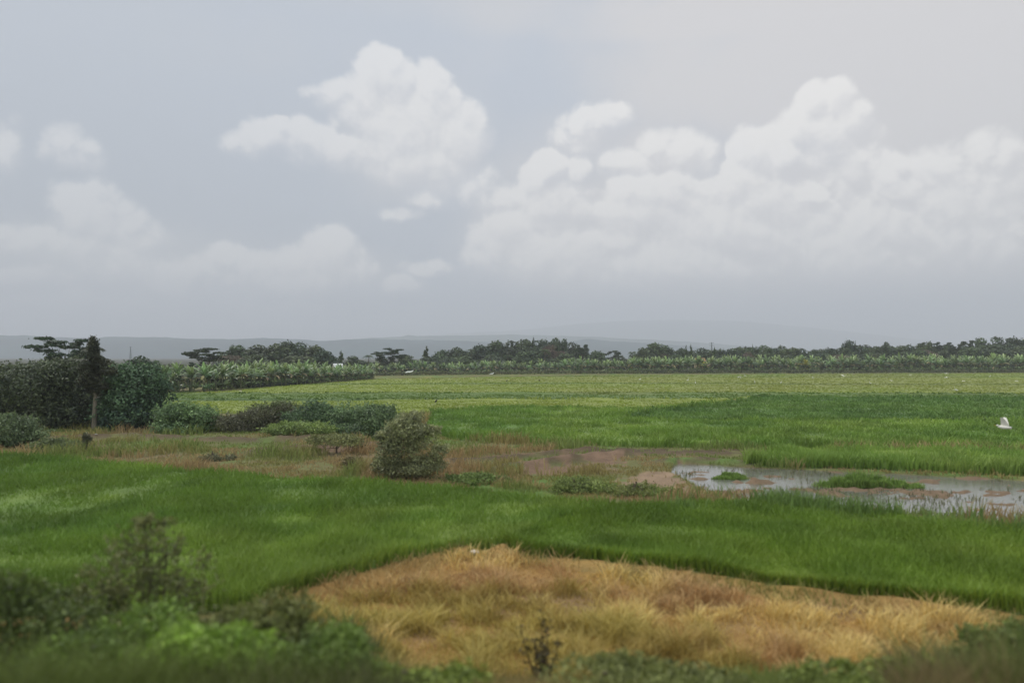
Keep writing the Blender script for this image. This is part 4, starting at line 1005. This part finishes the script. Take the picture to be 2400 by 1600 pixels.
SH = [
 ('round green shrub just right of the dark trees', 432, 57, [(0, 975, 58, 28), (-25, 985, 45, 28), (30, 988, 45, 26), (0, 1000, 60, 18), (-5, 962, 35, 18)], 9000, .13, LG(74, 96, 66), LG(112, 134, 86)),
 ('purplish grey shrub in the middle of the hedge of shrubs', 590, 58, [(0, 985, 60, 24), (-40, 995, 45, 20), (45, 978, 50, 26), (0, 1004, 70, 14)], 9000, .12, LG(66, 64, 52), LG(98, 100, 72)),
 ('olive shrub rising highest in the hedge of shrubs', 650, 59, [(0, 965, 50, 22), (30, 980, 45, 26), (-30, 985, 45, 22), (0, 1000, 60, 14)], 7000, .12, LG(72, 78, 56), LG(106, 116, 76)),
 ('dark green shrub with a clear rounded top, centre right of the hedge', 735, 57, [(0, 968, 45, 24), (30, 982, 40, 24), (-25, 985, 42, 22), (0, 1002, 60, 15)], 8000, .12, LG(58, 76, 60), LG(100, 122, 82)),
 ('grey green shrub at the right end of the hedge of shrubs', 820, 56, [(0, 972, 52, 26), (35, 982, 45, 26), (-30, 990, 45, 22), (10, 1004, 60, 15)], 8000, .12, LG(66, 84, 64), LG(108, 128, 86)),
 ('low light green shrub in front of the hedge of shrubs', 700, 53, [(0, 1004, 45, 14), (-40, 1008, 35, 12), (50, 1006, 35, 12)], 4000, .11, LG(92, 110, 62), LG(124, 140, 78)),
 ('dull green shrub behind the tall grey shrub', 890, 52, [(0, 975, 42, 24), (20, 995, 50, 24), (-20, 1005, 40, 18)], 6000, .12, LG(66, 84, 62), LG(106, 124, 82)),
 ('tall wispy grey green shrub standing alone at the near edge of the fallow strip', 952, 35, [(-5, 1045, 46, 40), (-38, 1062, 30, 34), (30, 1030, 40, 28), (0, 1000, 40, 22), (14, 980, 26, 12), (-50, 1098, 30, 22), (42, 1092, 40, 22), (0, 1098, 60, 18), (64, 1012, 18, 9), (-55, 1022, 18, 9), (78, 1060, 20, 12)], 12000, .085, LG(90, 96, 70), LG(136, 138, 98)),
 ('grey green shrub at the left edge below the dark trees', 18, 47, [(0, 1000, 50, 24), (-40, 1010, 60, 30), (20, 1020, 50, 20), (0, 1032, 70, 14)], 8000, .11, LG(64, 78, 60), LG(104, 118, 80)),
 ('small dark shrub beside a dead stump left of the fallow strip', 120, 45, [(0, 1045, 34, 14), (-30, 1052, 30, 10), (40, 1048, 30, 12)], 3500, .1, LG(72, 84, 56), LG(106, 116, 74)),
 ('small dark spiky shrub in the fallow strip', 205, 45, [(0, 1040, 9, 20), (3, 1052, 12, 12)], 1500, .09, LG(60, 62, 50), LG(90, 92, 66)),
 ('small low green shrub on the edge of the near paddy, right of the tall shrub', 1118, 34, [(0, 1122, 42, 13), (-40, 1126, 30, 10), (35, 1128, 40, 10)], 4500, .075, LG(74, 88, 50), LG(110, 126, 68)),
 ('low green shrub on the edge of the near paddy above the path corner', 1345, 31.5, [(0, 1140, 40, 16), (-30, 1148, 30, 12), (45, 1146, 40, 13)], 5000, .07, LG(82, 94, 52), LG(118, 130, 70)),
 ('low olive shrub near the left end of the pond', 1490, 31, [(0, 1152, 50, 16), (50, 1160, 50, 14), (-40, 1162, 34, 12)], 5000, .07, LG(88, 96, 54), LG(122, 128, 70)),
 ('small grey shrub in the middle of the fallow strip', 500, 41, [(0, 1082, 26, 14), (20, 1090, 26, 10)], 2500, .08, LG(74, 76, 58), LG(108, 108, 76)),
 ('short brownish shrub just left of the tall wispy shrub', 830, 38, [(0, 1092, 26, 18), (8, 1106, 26, 10)], 2500, .08, LG(86, 78, 56), LG(122, 112, 76)),
 ('olive shrub on the bank left of the tall wispy shrub', 790, 44, [(0, 1030, 50, 12), (40, 1040, 30, 8)], 2500, .09, LG(80, 84, 54), LG(114, 118, 72)),
]
for q, (lab, px, D, bl, n, size, dk, lt) in enumerate(SH):
    near_tree('shrub', lab, 'shrub', px, D, bl, n, size, dk, lt, 640 + q, group='shrubs of the fallow strip', loose=.5 if 'wispy' in lab else .3, jit=.9, asp=2.2)
# roadside shrubs on the bank in front
FS = [
 ('tall thin wispy shrub rising over the near paddy at the left', 360, 11.0, [(0, 1300, 75, 60), (-70, 1350, 80, 50), (50, 1370, 80, 60), (-10, 1245, 50, 34), (-40, 1440, 130, 60), (40, 1480, 120, 60), (-120, 1400, 60, 30)], 5200, .048, LG(78, 84, 54), LG(112, 116, 66)),
 ('dark leafy shrub in the bottom left corner', 60, 9.5, [(0, 1480, 150, 60), (-80, 1440, 90, 50), (60, 1540, 170, 70), (-60, 1400, 60, 40), (0, 1580, 200, 60)], 12000, .05, LG(62, 74, 42), LG(98, 112, 52)),
 ('dark shrub with bright green leaves, second from the bottom left corner', 330, 8.8, [(0, 1520, 150, 60), (-90, 1560, 140, 60), (90, 1560, 130, 60), (30, 1470, 90, 40)], 12000, .05, LG(60, 74, 40), LG(108, 132, 52)),
 ('bright green leafy shrub in the bottom left between two darker ones', 480, 8.2, [(0, 1530, 110, 50), (50, 1570, 110, 50), (-60, 1590, 100, 50)], 9000, .055, LG(84, 110, 44), LG(134, 160, 66)),
 ('dark brownish green shrub at the left foot of the dry grass', 640, 9.2, [(0, 1450, 90, 40), (-60, 1500, 110, 50), (60, 1520, 100, 50), (0, 1560, 150, 60)], 11000, .048, LG(74, 76, 46), LG(106, 112, 58)),
 ('green leafy shrub spreading into the lower left of the dry grass', 760, 8.4, [(0, 1540, 95, 46), (-60, 1570, 100, 46), (50, 1590, 90, 40)], 9000, .052, LG(70, 88, 44), LG(112, 132, 60)),
 ('low green shrub at the bottom between the leafy shrub and the tall weed', 950, 8.2, [(0, 1596, 130, 18), (-90, 1604, 90, 20), (110, 1606, 90, 18)], 5000, .05, LG(84, 98, 46), LG(124, 138, 62)),
 ('dark green shrub in the bottom right corner', 2330, 10.5, [(0, 1520, 70, 40), (60, 1560, 90, 50), (-50, 1580, 80, 40), (20, 1490, 40, 24), (100, 1520, 80, 50)], 9000, .05, LG(66, 78, 44), LG(104, 118, 58)),
 ('low green shrub on the bank left of the bottom right corner', 2080, 8.8, [(0, 1592, 120, 17), (-110, 1600, 90, 18), (120, 1600, 100, 16)], 5000, .05, LG(80, 94, 46), LG(120, 132, 62)),
 ('low grey green shrub at the bottom right of the tall dark weed', 1420, 8.8, [(0, 1590, 120, 18), (110, 1598, 100, 16), (220, 1602, 100, 16)], 6000, .05, LG(86, 92, 54), LG(120, 126, 70)),
]
for q, (lab, px, D, bl, n, size, dk, lt) in enumerate(FS):
    near_tree('shrub', lab, 'shrub', px, D, bl, int(n * .6), size, dk, lt, 700 + q, group='shrubs of the bank below the camera', asp=2.4, loose=.5, jit=.9, gain=.92)
# tall dark weed in the middle of the dry grass
r = np.random.default_rng(731); xw = atD(1272, 12.2); gw = gz1(xw, 12.2)
o = thing('tall_weed', 'tall thin dark weed standing in front of the dry grass at the bottom centre', 'weed', (xw, 12.2, gw))
g = Geo(); tips = []
for q in range(9):
    tp = np.array([r.normal(0, .12), r.normal(0, .1), r.uniform(.7, 1.35)]); tips.append(tp)
    g.tube([(0, 0, 0), tp * .5 + r.normal(0, .02, 3), tp], [.014, .01, .004], 5, LG(84, 70, 54))
obj('stem', g.build('stem', M_BARK), o)
P = np.concatenate([tp * t + r.normal(0, .05, 3) for tp in tips for t in r.uniform(.15, 1, 60)]).reshape(-1, 3); P = np.array(P)
g = Geo(); g.leaves(P, r.normal(0, 1, P.shape), .05, LG(88, 80, 56) * r.uniform(.7, 1.3, (len(P), 1)), r, 2.5, .5)
obj('foliage', g.build('foliage', M_LEAFN), o)

# ================================================================== small buildings and masts
def hut(name, label, px, D, wpx, wall_h, roof_h, wc, rc, rz=.3):
    x = atD(px, D); w_ = wpx / F * D; d_ = w_ * .8
    o = thing(name, label, 'house', (x, D, gz1(x, D)), rz)
    g = Geo(); g.box(-w_ / 2, w_ / 2, -d_ / 2, d_ / 2, 0, wall_h, wc)
    g.add([(-w_ / 2, -d_ / 2, wall_h), (-w_ / 2, d_ / 2, wall_h), (-w_ / 2, 0, wall_h + roof_h * .9)], tri=[[0, 2, 1]], col=wc)
    g.add([(w_ / 2, -d_ / 2, wall_h), (w_ / 2, d_ / 2, wall_h), (w_ / 2, 0, wall_h + roof_h * .9)], tri=[[0, 1, 2]], col=wc)
    obj('wall', g.build('wall', M_PAINT), o)
    e = .35; g = Geo(); W2 = w_ / 2 + e; D2 = d_ / 2 + e
    for s_ in (-1, 1):
        V = [(-W2, s_ * D2, wall_h - .12), (W2, s_ * D2, wall_h - .12), (W2, 0, wall_h + roof_h), (-W2, 0, wall_h + roof_h)]
        V += [(a, b_, c + .08) for a, b_, c in V]
        g.add(V, quad=[[0, 1, 2, 3], [4, 5, 6, 7], [0, 1, 5, 4], [1, 2, 6, 5], [3, 2, 6, 7], [0, 3, 7, 4]], col=rc)
    obj('roof', g.build('roof', M_PAINT), o)
    g = Geo(); g.box(-.45, .45, -d_ / 2 - .05, -d_ / 2 - .003, 0, 2.0, LG(96, 80, 64)); obj('door', g.build('door', M_PAINT), o)
    g = Geo(); g.box(w_ * .25, w_ * .25 + .8, -d_ / 2 - .05, -d_ / 2 - .003, 1.0, 1.9, LG(70, 74, 76)); obj('window', g.build('window', M_PAINT), o)
hut('field_hut', 'small hut with a bright white roof peeping over the left bananas', 792, 214, 17, 2.6, 1.0, LG(190, 186, 176), LG(238, 238, 236), .5)
hut('farm_house', 'house with an orange tiled roof glimpsed among the far bananas', 1640, 272, 20, 3.3, 1.7, LG(200, 180, 150), LG(196, 134, 92), .1)
def mast(px, ptop, D, label, arms):
    x = atD(px, D); h = zat(ptop, D); o = thing('power_mast', label, 'mast', (x, D, gz1(x, D)))
    g = Geo(); w_ = h * .07; c = LG(120, 124, 126)
    for sx in (-1, 1):
        for sy in (-1, 1): g.tube([(sx * w_, sy * w_, 0), (sx * w_ * .25, sy * w_ * .25, h * .7), (sx * .08, sy * .08, h)], [.09, .07, .05], 5, c)
    for q in range(8):
        z0, z1 = h * q / 8, h * (q + 1) / 8; a0 = w_ * (1 - .95 * z0 / h) + .05; a1 = w_ * (1 - .95 * z1 / h) + .05
        for sy in (-1, 1): g.tube([(-a0, sy * a0, z0), (a1, sy * a1, z1)], [.05, .05], 4, c); g.tube([(a0, sy * a0, z0), (-a1, sy * a1, z1)], [.05, .05], 4, c)
    obj('lattice_frame', g.build('lattice_frame', M_PAINT), o)
    for q in range(arms):
        g = Geo(); z = h * (.97 - .1 * q); g.tube([(-h * .09, 0, z), (0, 0, z + .15), (h * .09, 0, z)], [.06, .1, .06], 5, c); obj('cross_arm', g.build('cross_arm', M_PAINT), o)
mast(1668, 802, 420, 'faint lattice power mast above the skyline of the right wood', 2)
mast(306, 812, 520, 'faint thin mast standing against the hills at the left', 1)

# ================================================================== birds
def egret_stand(sc_=1.0):
    g = Geo(); w_ = LG(252, 252, 246)
    g.tube([(-.30, 0, .40), (-.2, 0, .43), (-.05, 0, .47), (.1, 0, .50), (.18, 0, .56), (.17, 0, .66), (.13, 0, .74), (.17, 0, .82), (.23, 0, .84), (.26, 0, .83)],
           [.015, .05, .085, .075, .045, .028, .024, .026, .03, .015], 8, w_)
    body = g.build('body', M_FEATHER, True)
    g = Geo(); g.tube([(.25, 0, .835), (.36, 0, .815)], [.014, .003], 5, LG(220, 180, 70)); beak = g.build('beak', M_FEATHER)
    legs = []
    for s_ in (-1, 1):
        g = Geo(); g.tube([(-.01, s_ * .03, .44), (.0, s_ * .03, .22), (-.02, s_ * .03, 0), (.06, s_ * .03, 0)], [.011, .009, .008, .006], 5, LG(50, 52, 48)); legs.append(g.build('leg', M_FEATHER))
    return body, beak, legs
EG = egret_stand()
def egret_fly(raise_):
    g = Geo(); w_ = LG(255, 252, 240)
    g.tube([(-.34, 0, 0), (-.22, 0, .0), (-.05, 0, .0), (.12, 0, .02), (.2, 0, .03), (.17, 0, .06), (.24, 0, .08), (.3, 0, .07)], [.05, .05, .075, .07, .04, .035, .032, .014], 8, w_)
    body = g.build('body', M_FEATHER, True)
    g = Geo(); g.tube([(.29, 0, .07), (.41, 0, .055)], [.014, .003], 5, LG(220, 180, 70)); beak = g.build('beak', M_FEATHER)
    wings = []
    for s_ in (-1, 1):
        n_ = 7; t = np.linspace(0, 1, n_); ang = raise_ * (1 - .25 * t)
        yy = s_ * np.concatenate([[0], np.cumsum(np.cos(ang[:-1]))]) / n_ * .52; zz = np.concatenate([[0], np.cumsum(np.sin(ang[:-1]))]) / n_ * .52
        ch = .34 * (1 - .6 * t ** 1.6); fx = .1 - .04 * t
        A = np.stack([fx, yy, zz + .02], 1); B = np.stack([fx - ch, yy, zz], 1); V = np.concatenate([A, (A + B) / 2 + [0, 0, .02], B, (A + B) / 2 - [0, 0, .006]])
        q = []
        for i_ in range(n_ - 1):
            for a_, b_ in ((0, 1), (1, 2), (2, 3), (3, 0)): q.append([a_ * n_ + i_, a_ * n_ + i_ + 1, b_ * n_ + i_ + 1, b_ * n_ + i_])
        g = Geo(); g.add(V, quad=q, col=w_); wings.append(g.build('wing', M_FEATHER))
    g = Geo(); g.tube([(-.3, 0, -.01), (-.58, 0, -.02)], [.012, .008], 5, LG(50, 52, 48)); legs = g.build('legs', M_FEATHER)
    return body, beak, wings, legs
FL = [egret_fly(1.4), egret_fly(.5), egret_fly(.15)]
GE = 'white egrets over the rice'
def stand(px, pyfoot, label, rz=0, h=.45, s_=1.0):
    x, y = at(px, pyfoot, h - .25); o = thing('egret', label, 'egret', (x, y, gz1(x, y) + h - .3 if h > .35 else gz1(x, y)), rz, (s_, s_, s_), GE)
    obj('body', EG[0], o); obj('beak', EG[1], o); [obj('leg', l_, o) for l_ in EG[2]]
def fly(px, py, D, k, label, rz=0, s_=1.0):
    o = thing('egret', label, 'egret', (atD(px, D), D, zat(py, D)), rz, (s_, s_, s_), GE)
    obj('body', FL[k][0], o); obj('beak', FL[k][1], o); [obj('wing', l_, o) for l_ in FL[k][2]]; obj('legs', FL[k][3], o)
fly(2349, 1001, 33, 0, 'nearest egret, flying low over the dark green patch at the right with its wings raised', math.pi * .68, .95)
fly(1978, 881, 120, 1, 'egret flying level in front of the far bananas, largest white bird of the far flock', .7, 1.15)
fly(2217, 875, 165, 2, 'small egret gliding just above another egret near the far undergrowth', .5)
fly(2216, 885, 150, 1, 'bright egret flapping just below the gliding one', 2.4)
fly(2244, 909, 140, 1, 'egret dipping towards the narrow dark line in the far rice at the right', .6)
fly(2382, 893, 170, 2, 'egret gliding at the right edge over the far rice', .3)
fly(2258, 893, 165, 2, 'egret gliding over the green far plot right of the flapping one', 0)
fly(2089, 892, 165, 1, 'egret banking over the far rice left of the flapping one', .9, .9)
fly(2134, 878, 190, 2, 'tiny egret gliding before the undergrowth', .2)
STD = [(1731, 888, 'egret standing at the left of a pair near the far undergrowth'), (1736, 889, 'egret standing at the right of a pair near the far undergrowth'), (1746, 884, 'lone upright egret just right of the pair'),
 (1769, 900, 'egret standing low in the far rice right below the pair'), (1831, 901, 'egret standing on the dark line of the far rice'), (1612, 895, 'egret standing in the far rice below the orange roof'), (1630, 902, 'egret standing right of and nearer than the one below the orange roof'),
 (2241, 920, 'dim egret standing below the dipping one'), (2253, 864, 'white egret added for a light patch at the foot of the far bananas at the right'), (2149, 864, 'white egret added for a light patch under a banana left of the pale gaps')]  # last two egrets are added in place of light patches between banana stems
for q, (a, b_, l_) in enumerate(STD): stand(a, b_, l_, q * 1.3, .5, 1.0)
for q, (a, b_, l_) in enumerate([(1500, 893, 'lone egret standing in the far rice below the first hump of the right wood'), (1905, 889, 'egret standing left of the largest white bird of the far flock'), (2040, 903, 'egret standing on the far rice below the split headed tree'), (2320, 886, 'egret standing in the green far plot near the right edge')]): stand(a, b_, l_, q * 1.7, .5, 1.0)
def dark_bird(px, py, label):
    x, y = at(px, py, .2); o = thing('dark_bird', label, 'bird', (x, y, gz1(x, y) + .15), 1.0, (.9, .9, .9), 'dark birds in the far rice')
    c = LG(46, 46, 44); g = Geo(); g.tube([(-.3, 0, .16), (-.1, 0, .26), (.08, 0, .32), (.16, 0, .42), (.2, 0, .5), (.25, 0, .5)], [.03, .11, .1, .06, .05, .015], 7, c); obj('body', g.build('body', M_FEATHER, True), o)
    g = Geo(); g.tube([(.24, 0, .5), (.32, 0, .49)], [.014, .003], 5, LG(80, 70, 50)); obj('beak', g.build('beak', M_FEATHER), o)
    for s_ in (-1, 1):
        g = Geo(); g.tube([(0, s_ * .04, .24), (0, s_ * .04, 0)], [.014, .01], 5, c); obj('leg', g.build('leg', M_FEATHER), o)
dark_bird(1188, 894, 'left one of two dark birds on the pale far rice in the middle')
dark_bird(1264, 893, 'right one of two dark birds on the pale far rice in the middle')
dark_bird(1022, 944, 'small dark bird at the edge of the yellowish plot')
# pale litter and stones
def stone(px, py, s_, col, label, name='stone', cat='stone'):
    x, y = at(px, py, .12); r = np.random.default_rng(int(px)); n_ = 8; a = np.linspace(0, 6.283, n_, endpoint=False)
    V = [(0, 0, s_ * .5)]
    for zf, rf in ((.42, .55), (.18, 1), (-.1, .9)):
        V += [(math.cos(t) * s_ * rf * r.uniform(.8, 1.2), math.sin(t) * s_ * rf * .7 * r.uniform(.8, 1.2), s_ * zf) for t in a]
    tr = [[0, 1 + j, 1 + (j + 1) % n_] for j in range(n_)]; qd = [[1 + k * n_ + j, 1 + (k + 1) * n_ + j, 1 + (k + 1) * n_ + (j + 1) % n_, 1 + k * n_ + (j + 1) % n_] for k in range(2) for j in range(n_)]
    g = Geo(); g.add(V, tri=tr, quad=qd, col=col); tag(obj(name, g.build(name, M_PAINT), None, (x, y, gz1(x, y) + .05)), label, cat)
stone(1112, 1294, .16, LG(214, 204, 188), 'pale flat stone at the tip of the path corner between the near paddies')
stone(706, 1041, .16, LG(206, 206, 196), 'small pale stone on the grassy bund behind the hedge gap')
stone(225, 1022, .1, LG(170, 170, 160), 'small pale stone below the columnar tree')
stone(562, 917, .35, LG(214, 212, 186), 'pale stone at the edge of the far rice before the left grove')
def sheet(px, py, D, wpx, hpx, label):
    w_ = wpx / F * D; h_ = hpx / F * D; n_ = 6; t = np.linspace(0, 1, n_)
    A = np.stack([(t - .5) * w_, t * 0, t * h_ + .1 * np.sin(t * 7)], 1); V = np.concatenate([A, A + [.1, .4, .35], A + [0, 0, -.04], A + [.1, .44, .31]])
    q = [[a_ * n_ + i, a_ * n_ + i + 1, b_ * n_ + i + 1, b_ * n_ + i] for i in range(n_ - 1) for a_, b_ in ((0, 1), (1, 3), (3, 2), (2, 0))]
    g = Geo(); g.add(V, quad=q, col=LG(214, 218, 206)); tag(obj('plastic_sheet', g.build('plastic_sheet', M_PAINT), None, (atD(px, D), D, zat(py, D))), label, 'plastic sheet')
sheet(959, 874, 226, 18, 4, 'pale slanting plastic sheet hung among the far bananas left of centre')
sheet(1152, 878, 238, 10, 3, 'small pale plastic sheet lying at the foot of the far bananas')

# ================================================================== haze
mh = bpy.data.materials.new('haze_air'); mh.use_nodes = True; mh.node_tree.nodes.clear(); b = NB(mh.node_tree)
pv = b.n('ShaderNodeVolumePrincipled'); pv.inputs['Density'].default_value = 0.00034
pv.inputs['Color'].default_value = (.90, .925, .975, 1); pv.inputs['Density Attribute'].default_value = ''
pv.inputs['Anisotropy'].default_value = 0.0
ho = b.n('ShaderNodeOutputMaterial'); L(pv.outputs[0], ho.inputs['Volume'])
g = Geo(); g.box(-21000, 21000, -10800, 10800, -8, 470)
tag(obj('haze', g.build('haze', mh)), 'pale bluish damp haze lying over the plain and the hills', 'haze', kind='stuff')
